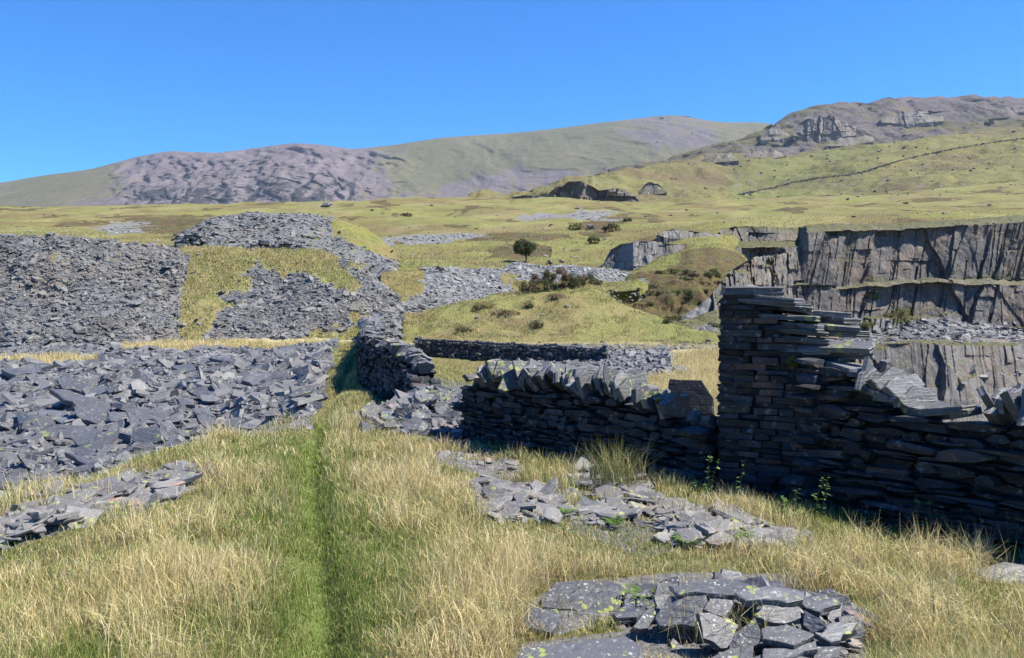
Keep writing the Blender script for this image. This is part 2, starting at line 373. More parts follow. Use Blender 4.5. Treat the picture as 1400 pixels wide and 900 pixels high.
# world wall lines
W1 = [(-.50, 11.15), (.1, 10.35), (1.0, 9.3), (1.72, 8.62), (2.06, 8.27)]       # low wall left of the pillar
WP = [(2.06, 8.12), (2.86, 7.72)]                                          # pillar
W3 = [(2.9, 7.84), (3.35, 7.25), (4.0, 6.42), (4.9, 5.1), (5.9, 3.6)]            # right of the pillar
W2 = [(-1.3, 13.7), (-1.75, 15.2), (-2.4, 17.1), (-3.3, 19.4), (-4.0, 23), (-4.9, 28.5), (-5.8, 35)]          # far wall beside the path
def seg_dist(line, x, y):
    d = np.full(np.shape(x), 99.)
    for a, b in zip(line[:-1], line[1:]):
        a = np.array(a, float); b = np.array(b, float); ab = b-a
        t = np.clip(((x-a[0])*ab[0]+(y-a[1])*ab[1])/(ab@ab), 0, 1); d = np.minimum(d, np.hypot(x-a[0]-t*ab[0], y-a[1]-t*ab[1]))
    return d
def brk(x, y): return fbm(x*1.5, y*2.2, o=4, s=222)+.25*fbm(x*6, y*6, o=2, s=223)
OUTC = {   # bare slate patches in the turf, as outlines on the ground
 'a': [(-60, 780), (0, 705), (70, 680), (150, 672), (190, 648), (250, 630), (285, 640), (265, 668), (215, 695), (150, 712), (60, 735), (0, 755), (-50, 800)],
 'b': [(585, 618), (640, 612), (700, 622), (715, 640), (700, 658), (660, 650), (600, 636)],
 'c': [(640, 668), (700, 656), (760, 668), (860, 680), (960, 700), (1100, 735), (1090, 752), (960, 742), (880, 765), (830, 745), (740, 715), (690, 712), (650, 690)],
 'd': [(785, 640), (830, 648), (890, 665), (900, 690), (850, 690), (800, 668)],
 'e': [(540, 560), (650, 575), (700, 600), (780, 615), (785, 628), (700, 612), (600, 596), (550, 585)],
 'g': [(850, 790), (930, 782), (1080, 785), (1180, 830), (1190, 905), (860, 905), (850, 850)],
 'h': [(715, 830), (765, 795), (860, 790), (860, 840), (765, 868), (715, 860)],
 'i': [(710, 880), (860, 862), (880, 885), (860, 910), (700, 910)],
 'j': [(1325, 770), (1410, 765), (1420, 805), (1340, 800)],
 'k': [(395, 572), (425, 560), (430, 582), (380, 590), (330, 602), (300, 600)]}
def in_outc(px, py, keys=OUTC):
    m = np.zeros(np.shape(px), bool)
    for k in keys: m |= pip(OUTC[k], px, py)
    return m
ny, nx = 620, 560
ys = np.concatenate([np.linspace(-6, 2, 16)[:-1], np.geomspace(2, 66, ny)]); t = np.linspace(-1, 1, nx); xs = 62*np.sinh(4.6*t)/math.sinh(4.6)
X, Y = np.meshgrid(xs, ys, indexing='ij'); Z = zA(X, Y)
G = np.stack([X, Y, Z], -1); px, py = proj(G); px[Y < 1] = 5000
wob = fbm(X*1.7, Y*1.7, o=4, s=31)
scr = (ss(-.1, .5, Y-edge_d(px+wob*14))*(px < 490)); d_ = Y
strip1 = (px < 150) & (Y > 29.8+wob*.8) & (Y < 33.5+wob) ; strip2 = (px > 150) & (px < 505) & (Y > 39+wob*1.2)
scr = np.where(strip1 | strip2, 0., scr)
band = ((px > 690) & (px < 935) & (Y > 24) & (Y < 42) & (px < 935-(Y-24)*2)); rub = pip([(548, 590), (570, 570), (590, 500), (660, 500), (670, 600), (620, 612)], px, py) & (Y < 24)
slate = np.maximum(scr, np.maximum(band*.9, rub*.95)); slate = np.maximum(slate, in_outc(px, py)*(Y < 13)*.8)
pit = ss(1020, 1100, px)*ss(14, 20, Y); slate = np.maximum(slate, pit*.9)
pd = path_dist(X, Y); green = np.clip(np.exp(-(pd/.14)**2)*.7, 0, 1)*ss(17, 9, Y)*.8
dry = np.clip((strip1 | strip2)*.8 + ss(860, 900, px)*ss(13, 16, Y)*(px < 1040)*.8, 0, 1)
ground = mesh('ground', G.reshape(-1, 3), gridfaces(nx, len(ys)), M_ground, attrs=dict(slate=slate.ravel(), green=green.ravel(), dry=dry.ravel(), heath=np.zeros(slate.size)), smooth=True)
tag(ground, 'rough turf ridge with a trodden path and a slate hollow beside it', 'ground', kind='structure')
TERR = {}
def sink(G, p, a=1, b=1, w=.05, k=5.):
    t = (p-p[0])/(p[-1]-p[0]); f = 0*t
    if a: f = f+(1-ss(0, w, t))
    if b: f = f+(1-ss(0, w, 1-t))
    G = G.copy(); G[..., 2] -= (f*k)[:, None]; return G
def terr(name, G, mat, label, cat, attrs=None, smooth=True, kind='structure'):
    nu, nv = G.shape[:2]; base = dict(slate=0, green=0, dry=0, heath=0); A = {}
    for k in set(base) | set(attrs or {}):
        A[k] = np.broadcast_to(np.asarray((attrs or base).get(k, 0.), float), (nu, nv)).ravel()
    o = mesh(name, G.reshape(-1, 3), gridfaces(nu, nv), mat, attrs=A, smooth=smooth); tag(o, label, cat, kind=kind); TERR[name] = (G, A); return o
def disp(G, amp, sc_, o=4, s=0, mode='z', fade=None):
    n = fbm(G[..., 0]*sc_, G[..., 1]*sc_, G[..., 2]*sc_, o=o, s=s)*amp
    if fade is not None: n = n*fade
    G = G.copy()
    if mode == 'z': G[..., 2] += n
    else: G += grid_normals(G)*n[..., None]
    return G

# ---- left quarry tip (big slate heap) ----
L = [[(-500, 520, 40), (0, 498, 42), (120, 486, 43), (200, 473, 45), (260, 470, 46)],
     [(-500, 425, 47), (0, 412, 48.5), (150, 410, 49), (260, 408, 50)],
     [(-500, 322, 54), (0, 326, 55), (60, 330, 55), (130, 332, 55.5), (190, 336, 56), (250, 340, 57), (260, 342, 57)]]
G, v, p = rows_loft(L, -500, 262, 240, 46, back=(1.12, 9)); G = sink(G, p, 0, 1, .02); G = disp(G, .55, .35, s=5, mode='n'); G = disp(G, .22, 1.6, s=6)
X_, Y_ = proj(G); crest = ss(1.6, 1.95, v)[None]*np.ones(G.shape[:2])
gp_ = pip([(60, 345), (95, 345), (110, 362), (70, 360)], X_, Y_)*.5+pip([(130, 345), (168, 345), (160, 362), (140, 360)], X_, Y_)*.5
terr('left_slate_tip', G, M_bank, 'big grey heap of slate waste at the left, its flat top level with the moor', 'slate tip', dict(slate=np.clip(1-gp_, 0, 1)*np.where(v[None] > 2.1, .2, 1)))
# ---- middle tip, with the turf streak ----
L = [[(205, 470, 46), (300, 468, 46.5), (400, 467, 47), (500, 468, 47), (560, 462, 48)],
     [(205, 408, 50.5), (300, 410, 51), (400, 412, 51), (470, 420, 50.5), (520, 436, 50), (560, 445, 50)],
     [(205, 341, 57), (250, 337, 58), (350, 343, 57.5), (440, 347, 57), (480, 362, 56), (505, 380, 55), (528, 402, 54), (560, 425, 53)]]
G, v, p = rows_loft(L, 205, 560, 200, 46, back=(1.12, 9)); G = sink(G, p, 1, 1, .05); G = disp(G, .4, .4, s=15, mode='n'); G = disp(G, .15, 1.8, s=16)
X_, Y_ = proj(G); nn = fbm(G[..., 0]*.8, G[..., 1]*.8, G[..., 2]*.8, s=77); Xn = X_+nn*40; Yn = Y_+nn*14
turf = pip([(245, 325), (345, 338), (338, 370), (325, 400), (298, 432), (285, 475), (205, 478), (232, 410), (246, 350)], Xn, Yn) | pip([(335, 335), (450, 342), (475, 352), (492, 385), (478, 402), (440, 388), (410, 372), (370, 378), (345, 352)], Xn, Yn) | pip([(420, 455), (520, 425), (530, 470), (425, 475)], Xn, Yn) & (nn > -.1)
TURF_MID = turf; terr('middle_slate_tip', G, M_bank, 'slate waste heap with a wide streak of turf down its left side', 'slate tip', dict(slate=np.where(turf, .12, .95)*np.where(v[None] > 2.2, .3, 1), dry=turf*.25))
# ---- rear tip ----
L = [[(225, 340, 70), (350, 345, 70), (450, 352, 70), (560, 372, 70)],
     [(225, 335, 76), (290, 322, 76), (400, 322, 76), (470, 328, 76), (530, 350, 76), (560, 365, 76)],
     [(225, 334, 84), (258, 322, 84), (290, 302, 84), (325, 297, 84), (400, 296, 84), (455, 303, 84), (490, 314, 83), (515, 330, 82), (530, 345, 81), (560, 362, 80)]]
G, v, p = rows_loft(L, 225, 560, 150, 26, back=(1.1, 10)); G = sink(G, p, 1, 1, .07); G = disp(G, .5, .35, s=25, mode='n'); G = disp(G, .2, 1.4, s=26)
X_, Y_ = proj(G); nn = fbm(G[..., 0]*.5, G[..., 1]*.5, G[..., 2]*.5, s=78)
terr('rear_slate_tip', G, M_bank, 'low domed slate heap behind the other two, turf creeping over its right end', 'slate tip', dict(slate=np.where((X_ > 455+nn*25) & (Y_ < 330+(X_-470)*.4), .25, .9)-.35*(nn > .22)))
# ---- pale slate slope in the middle ----
L = [[(500, 462, 52), (560, 452, 54), (640, 428, 57), (720, 410, 60), (820, 398, 62), (900, 392, 64)],
     [(500, 420, 57), (560, 402, 60), (640, 392, 63), (720, 393, 66), (820, 388, 68), (900, 384, 69)],
     [(500, 385, 63), (520, 374, 65), (560, 370, 67), (600, 366, 68), (640, 372, 70), (690, 372, 71), (705, 364, 73), (760, 366, 75), (830, 370, 75), (870, 376, 74), (900, 378, 74)]]
G, v, p = rows_loft(L, 500, 900, 190, 30, back=(1.1, 6)); G = sink(G, p, 1, 1, .05); G = disp(G, .45, .3, s=35, mode='n'); G = disp(G, .2, 1.3, s=36)
X_, Y_ = proj(G); nn = fbm(G[..., 0]*.6, G[..., 1]*.6, G[..., 2]*.6, s=79); Xn = X_+nn*16; Yn = Y_+nn*9
turf = pip([(490, 330), (572, 352), (578, 400), (560, 412), (525, 410), (520, 380)], Xn, Yn) | pip([(675, 372), (705, 372), (708, 384), (690, 392)], Xn, Yn) | pip([(540, 440), (600, 418), (650, 420), (640, 440), (560, 470)], Xn, Yn) | pip([(705, 386), (900, 384), (900, 410), (700, 420)], Xn, Yn) | (Y_ < 368+nn*6) & (Xn < 690)
terr('pale_slate_slope', G, M_bank, 'pale grey slope of small slate waste behind the round turf knoll', 'slate tip', dict(slate=np.where(turf, .15, .95), green=pip([(540, 440), (600, 418), (650, 420), (640, 440), (560, 470)], Xn, Yn)*.5))
# ---- round knoll ----
L = [[(520, 474, 43.5), (560, 478, 43.5), (700, 479, 43.5), (850, 482, 43.5), (1060, 488, 43.5)],
     [(520, 458, 49), (560, 455, 49), (620, 446, 50), (700, 440, 50), (790, 438, 50), (850, 452, 49), (920, 464, 48), (1060, 478, 46)],
     [(520, 448, 54), (555, 435, 56), (620, 416, 57), (700, 403, 58), (790, 394, 59), (820, 398, 58), (870, 425, 55), (940, 454, 52), (1000, 468, 50), (1060, 474, 49)]]
G, v, p = rows_loft(L, 520, 1060, 190, 34, back=(1.14, 5)); G = sink(G, p, 1, 0, .06); G = disp(G, .35, .25, s=45); G = disp(G, .2, 1.1, 5, s=46)
X_, Y_ = proj(G); hb = 0
for (cx, cy, rx, ry) in ((690, 432, 26, 6), (735, 447, 13, 8), (634, 452, 15, 5), (660, 421, 24, 5), (760, 408, 16, 4), (724, 418, 9, 4), (660, 405, 20, 5)): hb = np.maximum(hb, np.exp(-((X_-cx)/rx)**2-((Y_-cy)/ry)**2))
G[..., 2] += hb*.3
terr('grassy_knoll', G, M_bank, 'rounded turf knoll with small dark heather clumps', 'knoll', dict(heath=hb, dry=.12+.6*(Y_ > 468), green=.12*(X_ > 880)))
# ---- spur running up to the quarry rim, heathery side towards the camera ----
L = [[(790, 420, 60), (850, 446, 58), (890, 456, 57), (960, 468, 57), (1010, 474, 58), (1060, 480, 62)],
     [(790, 404, 63), (830, 408, 63), (870, 418, 62), (900, 425, 61), (960, 430, 61), (1010, 432, 62), (1060, 435, 66)],
     [(790, 396, 66), (830, 398, 66), (860, 393, 67), (900, 385, 67), (950, 378, 68), (1000, 380, 70), (1040, 390, 74), (1060, 400, 76)],
     [(790, 394, 72), (830, 392, 72), (870, 372, 76), (910, 352, 80), (945, 338, 84), (985, 336, 88), (1010, 345, 90), (1030, 370, 90), (1060, 392, 90)]]
G, v, p = rows_loft(L, 790, 1060, 160, 30, back=(1.1, 9)); G = sink(G, p, 1, 0, .3, 5.); X_, Y_ = proj(G)
low = ss(2.2, 1.2, v)[None]*ss(880, 930, X_); G = disp(G, .5, .3, s=55); G = disp(G, 1.5, .5, 6, s=56, mode='n', fade=low+.1)
X_, Y_ = proj(G); he = ss(850, 880, X_)*ss(2.95, 2.5, v[None]+.35*(X_ < 930)); rock = pip([(905, 452), (960, 415), (1000, 385), (1060, 390), (1060, 480), (960, 472)], X_, Y_)
SPUR = terr('heather_spur', G, M_bank, 'spur with a green top and dark heathery flank above the turf knoll', 'spur', dict(heath=np.clip(he*1.0-.45*rock, 0, 1), slate=rock*.5+he*.33, dry=.0, green=.15*(1-he)))
# ---- moor ----
def moorz(): pass
L = [[(-1200, 480, 60), (0, 470, 60), (500, 450, 60), (640, 418, 62), (850, 410, 64), (960, 400, 70), (1010, 345, 119), (1100, 325, 125), (1400, 306, 143), (2300, 300, 170)],
     [(-1200, 370, 85), (0, 350, 85), (500, 352, 85), (600, 365, 80), (700, 366, 80), (850, 366, 86), (900, 352, 92), (960, 336, 100), (1010, 318, 122), (1100, 312, 128), (1400, 297, 146), (2300, 290, 173)],
     [(-1200, 345, 120), (0, 328, 120), (240, 330, 120), (500, 335, 120), (600, 336, 115), (700, 330, 115), (850, 331, 120), (900, 322, 125), (1010, 305, 140), (1200, 300, 152), (1400, 290, 162), (2300, 280, 185)],
     [(-1200, 330, 200), (0, 311, 200), (250, 312, 200), (500, 314, 200), (700, 308, 200), (850, 304, 200), (1000, 298, 200), (1200, 290, 200), (1400, 279, 200), (2300, 260, 200)],
     [(-1200, 318, 350), (0, 301, 350), (250, 297, 350), (500, 295, 350), (700, 291, 350), (850, 291, 350), (1000, 289, 350), (1200, 281, 350), (1400, 268, 350), (2300, 250, 350)],
     [(-1200, 312, 600), (0, 291, 600), (150, 289, 600), (400, 285, 600), (500, 281, 600), (620, 277, 600), (740, 279, 600), (850, 285, 600), (1000, 283, 600), (1200, 274, 600), (1400, 258, 600), (2300, 230, 600)]]
G, v, p = rows_loft(L, -1200, 2300, 700, 60, back=(1.6, 40))
dd = G[..., 1]; G = disp(G, 1.0, .03, s=65, fade=np.clip(dd/100, .5, 3)*ss(64, 90, dd)*ss(.9, 1.4, v[None])); G = disp(G, .5, .12, s=66, fade=ss(66, 100, dd)*ss(1.0, 1.5, v[None])); G = disp(G, .22, .6, 3, s=67, fade=ss(66, 80, dd))
X_, Y_ = proj(G); nn = fbm(G[..., 0]*.08, G[..., 1]*.03, s=80); n3 = fbm(G[..., 0]*.15, G[..., 1]*.08, s=180); X_ = X_+n3*50; Y_ = Y_+n3*9; hm = ((Y_ > 297+nn*8) & (Y_ < 322+nn*8) & (X_ > 150) & (X_ < 470))*.8
hm = np.maximum(hm, .85*((X_ > 800) & (X_ < 850) & (Y_ > 298) & (Y_ < 325))); hm = np.maximum(hm, .7*(nn > .35))
sl = .0*hm
for poly in ([(135, 315), (160, 300), (200, 303), (190, 318), (150, 322)], [(540, 325), (600, 318), (680, 322), (640, 335), (560, 340)], [(500, 325), (540, 322), (545, 340), (505, 345)], [(690, 290), (860, 290), (850, 300), (700, 302)]): sl = np.maximum(sl, .62*pip(poly, X_, Y_))
terr('moor', G, M_moor, 'open grassy moor rising behind the tips and the quarry', 'moor', dict(heath=hm, slate=sl, dry=.15*(nn < -.2)))
# ---- quarry face ----
def jointed(S, H, shear, cw, ch, amp, seed, tilt=.35):
    """offset of a face broken into leaning planar blocks"""
    r = np.random.default_rng(seed); u = S - H*shear
    lo, hi = u.min()-cw, u.max()+cw; cuts = [lo]
    while cuts[-1] < hi: cuts.append(cuts[-1]+cw*(.18+r.random()**2*2.4))
    cuts = np.array(cuts); i = np.clip(np.searchsorted(cuts, u)-1, 0, len(cuts)-2)
    c0, c1 = cuts[i], cuts[i+1]; fr = (u-c0)/(c1-c0)
    ph = r.uniform(0, 100, len(cuts)); hs = ch*r.uniform(.6, 1.6, len(cuts)); j = np.floor(H/hs[i]+ph[i]).astype(int)
    rr = _h(i.astype(np.int64), j.astype(np.int64), np.int64(0), seed); r2 = _h(i.astype(np.int64), j.astype(np.int64), np.int64(5), seed); r3 = _h(i.astype(np.int64), j.astype(np.int64), np.int64(9), seed)
    fh = H/hs[i]+ph[i]-j
    return amp*((rr-.5)*1.4 + (fr-.5)*(r2-.5)*3*tilt*2 + (fh-.5)*(r3-.5)*1.2), rr
def cliff(name, rows, p0, p1, nu, nv, mat, label, seed, cw=4., ch=6., amp=1.1, shear=.35, back=None, heathfn=None, cat='cliff', kind=None, fine=.12):
    G, v, p = rows_loft(rows, p0, p1, nu, nv, smooth=False, back=back)
    N = grid_normals(G); steep = 1-np.abs(N[..., 2]); S = G[..., 0]+.25*G[..., 1]; H = G[..., 2]
    w = fbm(S*.15, H*.15, s=seed)*1.5
    a, t1 = jointed(S+w, H, shear, cw, ch, amp, seed); b, t2 = jointed(S+w*.5, H, shear*1.2, cw*.3, ch*.28, amp*.3, seed+1); c, t3 = jointed(S, H, shear*.8, cw*.09, ch*.2, amp*.1, seed+2)
    a2, t4 = jointed(S*1.0-w, H, -.25, cw*1.5, ch*.8, amp*.8, seed+7); a = .75*a+.8*a2
    o = (a+b*1.+c)*ss(.25, .6, steep) + fbm(S*.5, G[..., 1]*.5, H*.5, s=seed+3)*.12*amp
    G = G.copy(); G[..., 1] -= o; G[..., 2] += (1-ss(.25, .6, steep))*fbm(S*.7, G[..., 1]*.7, s=seed+4, o=5)*.25
    X_, Y_ = proj(G); he = heathfn(X_, Y_, G, v) if heathfn else 0.
    return terr(name, G, mat, label, cat, dict(tint=np.clip(.5*t1+.3*t2+.2*t3, 0, 1), heath=he, slate=(((v > 1.02) & (v < 2.1))*1.+((v > 2.9) & (v < 4.1))*.75)[None] if kind == 'structure' else 0.), smooth=False, kind=kind)
def hf(X_, Y_, G, v):
    n = fbm(G[..., 0]*.25, G[..., 1]*.25, G[..., 2]*.25, s=91); rim = ss(9, 2, Y_-ip([(980, 308), (1095, 309), (1130, 306), (1200, 306), (1260, 303), (1320, 300), (1400, 291)], X_)-n*6)
    r = rim*.9
    for cx, cy, rx, ry in ((1235, 432, 22, 14), (1200, 384, 16, 7), (1275, 385, 22, 5), (1350, 381, 45, 5), (1185, 445, 12, 8), (1195, 405, 14, 7), (1075, 372, 6, 10)): r = np.maximum(r, .95*np.exp(-((X_-cx)/rx)**2-((Y_-cy)/ry)**2))
    return r
rows = [[(960, 620, 84), (1100, 640, 84), (1400, 640, 80), (2300, 640, 70)],
        [(960, 478, 90), (1100, 480, 90), (1180, 474, 92), (1250, 468, 91), (1400, 470, 88), (2300, 480, 78)],
        [(960, 460, 104), (1100, 458, 106), (1190, 455, 106), (1280, 438, 106), (1330, 448, 104), (1400, 458, 100), (2300, 460, 92)],
        [(960, 400, 107), (1100, 392, 110), (1160, 389, 109), (1200, 391, 108), (1290, 390, 108), (1400, 388, 104), (2300, 380, 96)],
        [(960, 396, 109), (1100, 388, 111), (1160, 386, 110.5), (1200, 386, 110.5), (1290, 384, 110.5), (1400, 382, 107), (2300, 375, 98)],
        [(960, 352, 111), (1010, 339, 112), (1092, 337, 113), (1102, 318, 112), (1150, 316, 112), (1200, 316, 113), (1400, 303, 109), (2300, 295, 100)],
        [(960, 345, 115), (1010, 331, 116), (1092, 330, 116), (1102, 313, 113), (1150, 311, 113), (1200, 311, 114), (1400, 298, 110), (2300, 292, 101)],
        [(960, 320, 118), (985, 313, 118), (1010, 310, 118), (1092, 311, 118), (1102, 308, 116), (1130, 306, 116), (1200, 306, 117), (1260, 304, 116), (1320, 300, 114), (1400, 294, 113), (2300, 285, 104)]]
rows = [[(a, b, c*(1+.17*(a-1000)/400*(1 if a < 1400 else .55+.45*400/(a-1000)))) for a, b, c in r] for r in rows]
for i in (3, 4):
    pq = np.arange(960, 2300, 12.); rr_ = sorted(rows[i]); rows[i] = [(q, float(np.interp(q, [k[0] for k in rr_], [k[1] for k in rr_])+9*vn(q/60., 0, 0, 611)+2.5*vn(q/17., 0, 0, 612)), float(np.interp(q, [k[0] for k in rr_], [k[2] for k in rr_])+(2.0 if i == 4 else 0)*(vn(q/45., 3, 0, 613)-.35))) for q in pq]
cliff('quarry_face', rows, 985, 1800, 1000, [50, 8, 46, 6, 60, 6, 26, 5], M_cliff, 'tall dark slate quarry face with leaning joints and two ledges', 101, 6.5, 42, 2.4, .5, back=(1.07, .6), heathfn=hf, kind='structure')
def small_cliff(pts_base, pts_top, label, seed, mat=None, **k):
    p0 = pts_base[0][0]; p1 = pts_base[-1][0]
    cliff('rock_outcrop', [pts_base, pts_top], p0, p1, int((p1-p0)*2.0)+10, [34, 8], mat or M_crag, label, seed, k.get('cw', 1.2), k.get('ch', 3), k.get('amp', .35), .25, back=(1.06, .2), cat='crag', kind='thing')
small_cliff([(822, 372, 84), (845, 374, 84), (866, 372, 82), (900, 366, 83), (925, 358, 84), (960, 350, 86)], [(822, 366, 84.7), (836, 340, 84.8), (850, 333, 84.9), (866, 330, 83.4), (900, 331, 83.9), (925, 334, 84.8), (948, 338, 86.0), (960, 347, 86.5)], 'pale grey crag of upright ribs above the green spur top', 111)
small_cliff([(898, 322, 110), (915, 326, 110), (945, 328, 110), (985, 326, 112)], [(898, 318, 110.6), (915, 314, 110.8), (945, 316, 110.8), (985, 320, 112.6)], 'low dark crag in the moor edge, left of the tall quarry face', 113)
small_cliff([(890, 470, 55), (930, 474, 55.5), (975, 478, 56), (1040, 482, 57)], [(890, 458, 57.5), (930, 440, 59.5), (975, 425, 61), (1040, 410, 64)], 'rough pale rock face at the foot of the heather flank beside the pillar', 117, cw=1.0, amp=.5)
small_cliff([(975, 440, 61), (1000, 450, 63), (1085, 460, 80)], [(975, 400, 63.5), (1000, 368, 67), (1030, 352, 72), (1085, 345, 86)], 'brownish rock slabs below the heather flank, just above the pillar', 119, M_cliff, cw=2.6, amp=.9)

# ---- hillside with the field wall ----
L = [[(640, 300, 500), (740, 296, 520), (850, 296, 520), (1000, 292, 520), (1200, 284, 520), (1400, 270, 520), (2300, 240, 520)],
     [(640, 292, 620), (740, 284, 640), (800, 281, 660), (880, 276, 680), (1000, 272, 700), (1200, 258, 700), (1400, 240, 700), (2300, 215, 700)],
     [(640, 286, 700), (700, 272, 740), (770, 256, 780), (830, 262, 800), (900, 250, 850), (1000, 245, 900), (1200, 226, 900), (1400, 205, 900), (2300, 190, 900)],
     [(640, 284, 760), (690, 270, 800), (740, 262, 820), (775, 243, 860), (830, 234, 950), (890, 226, 1050), (940, 222, 1100), (985, 214, 1150), (1050, 216, 1150), (1100, 208, 1150), (1200, 197, 1150), (1300, 186, 1150), (1400, 177, 1150), (2300, 150, 1150)]]
G, v, p = rows_loft(L, 640, 2300, 520, 60, back=(1.3, 60)); X_, Y_ = proj(G)
rock = np.maximum(ss(900, 780, X_)*ss(.4, 1.0, v[None]), 0); rg = fbm(G[..., 0]*.012, G[..., 1]*.004, G[..., 2]*.02, 5, s=85)
G = disp(G, 14, .008, 5, s=86); G = disp(G, 9, .035, 5, s=87, fade=.35+rock*.8); G = disp(G, 3.5, .1, 4, s=88)
jj, jt = jointed(G[..., 0], G[..., 2], .3, 16, 22, 9, 188); G[..., 1] -= jj*rock
kk = ((X_ > 1050) & (rg < -.05))*.5
terr('hillside', G, M_hill, 'grassy hillside with boulders rising to the right behind the moor', 'hillside', dict(slate=np.clip(rock*.12*(Y_ < 282)+.3*(rg > .12), 0, 1), green=.18*((X_ > 1000) & (X_ < 1200)), heath=kk*.35))
M_bigcrag = m_cliff('hill_crag_rock', (.055, .05, .05), (.2, .185, .18), (.15, .12, .10), .10, .8)
M_hugecrag = m_cliff('mountain_crag_rock', (.07, .065, .068), (.24, .215, .21), (.17, .14, .125), .04, 2.)
def big_crag(base, top, d, label, seed, cw=9, amp=3.5, mat=None):
    b = [(x, y, d) for x, y in base]; t_ = []
    tp = sorted(top); p0 = base[0][0]; p1 = base[-1][0]
    for q in np.linspace(p0, p1, 24): t_.append((q, float(np.interp(q, [k[0] for k in tp], [k[1] for k in tp])+2.2*vn(q/7., 0, 0, seed)), d*1.012))
    cliff('rock_outcrop', [b, t_], p0, p1, int((p1-p0)*2.2)+10, [30, 6], mat or M_bigcrag, label, seed, cw, cw*2, amp, .3, back=(1.03, -2), cat='crag', kind='thing')
big_crag([(684, 286), (748, 287), (800, 288), (878, 284)], [(684, 281), (700, 271), (722, 266), (742, 270), (758, 257), (785, 247), (803, 251), (818, 263), (845, 257), (862, 264), (878, 280)], 560, 'long band of dark ribbed crags at the foot of the hillside', 702, 15, 8)
big_crag([(872, 268), (890, 268), (912, 264)], [(872, 262), (885, 250), (900, 250), (912, 260)], 690, 'small purple grey crag standing above its group on the hillside', 704)
big_crag([(955, 228), (985, 222), (1010, 220)], [(955, 222), (968, 215), (995, 210), (1010, 216)], 1000, 'thin line of crags just under the skyline notch', 705, 12, 4)
big_crag([(1012, 222), (1045, 220), (1075, 214)], [(1012, 216), (1030, 207), (1058, 206), (1075, 211)], 1050, 'crags under the mountain shoulder, right of the skyline notch', 706, 12, 4)
big_crag([(1085, 186), (1120, 190), (1170, 186)], [(1085, 176), (1110, 160), (1140, 158), (1170, 174)], 1560, 'large grey crag on the left shoulder of the rocky mountain', 707, 22, 8, M_hugecrag)
big_crag([(1205, 168), (1240, 170), (1290, 166)], [(1205, 160), (1230, 152), (1265, 153), (1290, 161)], 1680, 'grey crag high in the centre of the rocky mountain', 708, 22, 8, M_hugecrag)
big_crag([(1130, 200), (1160, 200), (1195, 194)], [(1130, 194), (1150, 188), (1180, 186), (1195, 190)], 1450, 'low crag near the foot of the rocky mountain', 709, 18, 6, M_hugecrag)
big_crag([(1040, 192), (1060, 192), (1080, 188)], [(1040, 186), (1052, 176), (1068, 175), (1080, 184)], 1600, 'crag on the left edge of the rocky mountain skyline', 710, 18, 6, M_hugecrag)
big_crag([(1355, 160), (1380, 162), (1420, 160)], [(1355, 154), (1375, 148), (1400, 149), (1420, 156)], 1750, 'crag of the rocky mountain at the right photo edge', 711, 20, 7, M_hugecrag)
# ---- crag mountain right ----
L = [[(820, 262, 1300), (950, 240, 1350), (1100, 235, 1350), (1400, 220, 1350), (2400, 200, 1350)],
     [(820, 246, 1500), (930, 224, 1550), (1000, 206, 1600), (1080, 188, 1650), (1200, 178, 1650), (1400, 170, 1650), (2400, 160, 1650)],
     [(820, 240, 1700), (920, 222, 1750), (990, 200, 1800), (1030, 186, 1850), (1055, 174, 1900), (1080, 161, 1950), (1115, 152, 2000), (1140, 145, 2000), (1200, 139, 2050), (1230, 135, 2050), (1270, 134, 2050), (1340, 137, 2050), (1400, 139, 2050), (1600, 132, 2050), (2400, 160, 2050)]]
G, v, p = rows_loft(L, 820, 2400, 620, 90, back=(1.3, 60)); fd = ss(0, .4, v)[None]
jj, jt = jointed(G[..., 0], G[..., 2], .35, 40, 50, 26, 288); G[..., 1] -= jj*ss(2.2, 1.7, v)[None]*.5
G = disp(G, 12, .006, 6, s=95, mode='n', fade=fd*ss(2.5, 1.6, v)[None]+.08); G = disp(G, 9, .03, 6, s=96, mode='n', fade=ss(2.3, 1.8, v)[None]+.12)
X_, Y_ = proj(G)
terr('crag_mountain', G, M_mtn2, 'rocky grey green mountain shoulder at the upper right', 'mountain', dict(rockm=.42+.5*fbm(G[..., 0]*.006, G[..., 2]*.012, s=151, o=5)+.12*(Y_ < 195), darkm=.1+.3*(jt > .7)+.3*fbm(G[..., 0]*.01, G[..., 2]*.02, s=152, o=4)))
# ---- far mountains ----
L = [[(-1400, 330, 2300), (0, 300, 2400), (500, 300, 2500), (700, 300, 2500), (1000, 290, 2500), (1300, 280, 2500)],
     [(-1400, 320, 2500), (0, 285, 2600), (170, 270, 2650), (400, 262, 2700), (500, 268, 2800), (620, 268, 3000), (720, 262, 3000), (900, 235, 3000), (1100, 225, 3000), (1300, 220, 3000)],
     [(-1400, 310, 2800), (0, 266, 2900), (170, 244, 2950), (300, 232, 3000), (400, 222, 3000), (500, 236, 3100), (600, 235, 3300), (720, 215, 3400), (900, 190, 3500), (1100, 200, 3500), (1300, 210, 3500)],
     [(-1400, 320, 3300), (-300, 290, 3300), (0, 254, 3400), (60, 243, 3400), (120, 236, 3400), (150, 228, 3400), (190, 216, 3450), (225, 209, 3500), (300, 213, 3500), (360, 204, 3500), (405, 198, 3500), (450, 202, 3550), (480, 207, 3600), (540, 200, 3700), (600, 190, 3800), (640, 187, 3850), (700, 184, 3900), (760, 178, 4000), (830, 169, 4100), (885, 163, 4200), (900, 160, 4200), (935, 161, 4200), (960, 166, 4200), (990, 171, 4200), (1040, 169, 4200), (1070, 176, 4200), (1300, 190, 4200)]]
G, v, p = rows_loft(L, -1400, 1300, 900, 70, back=(1.25, 200)); X_, Y_ = proj(G)
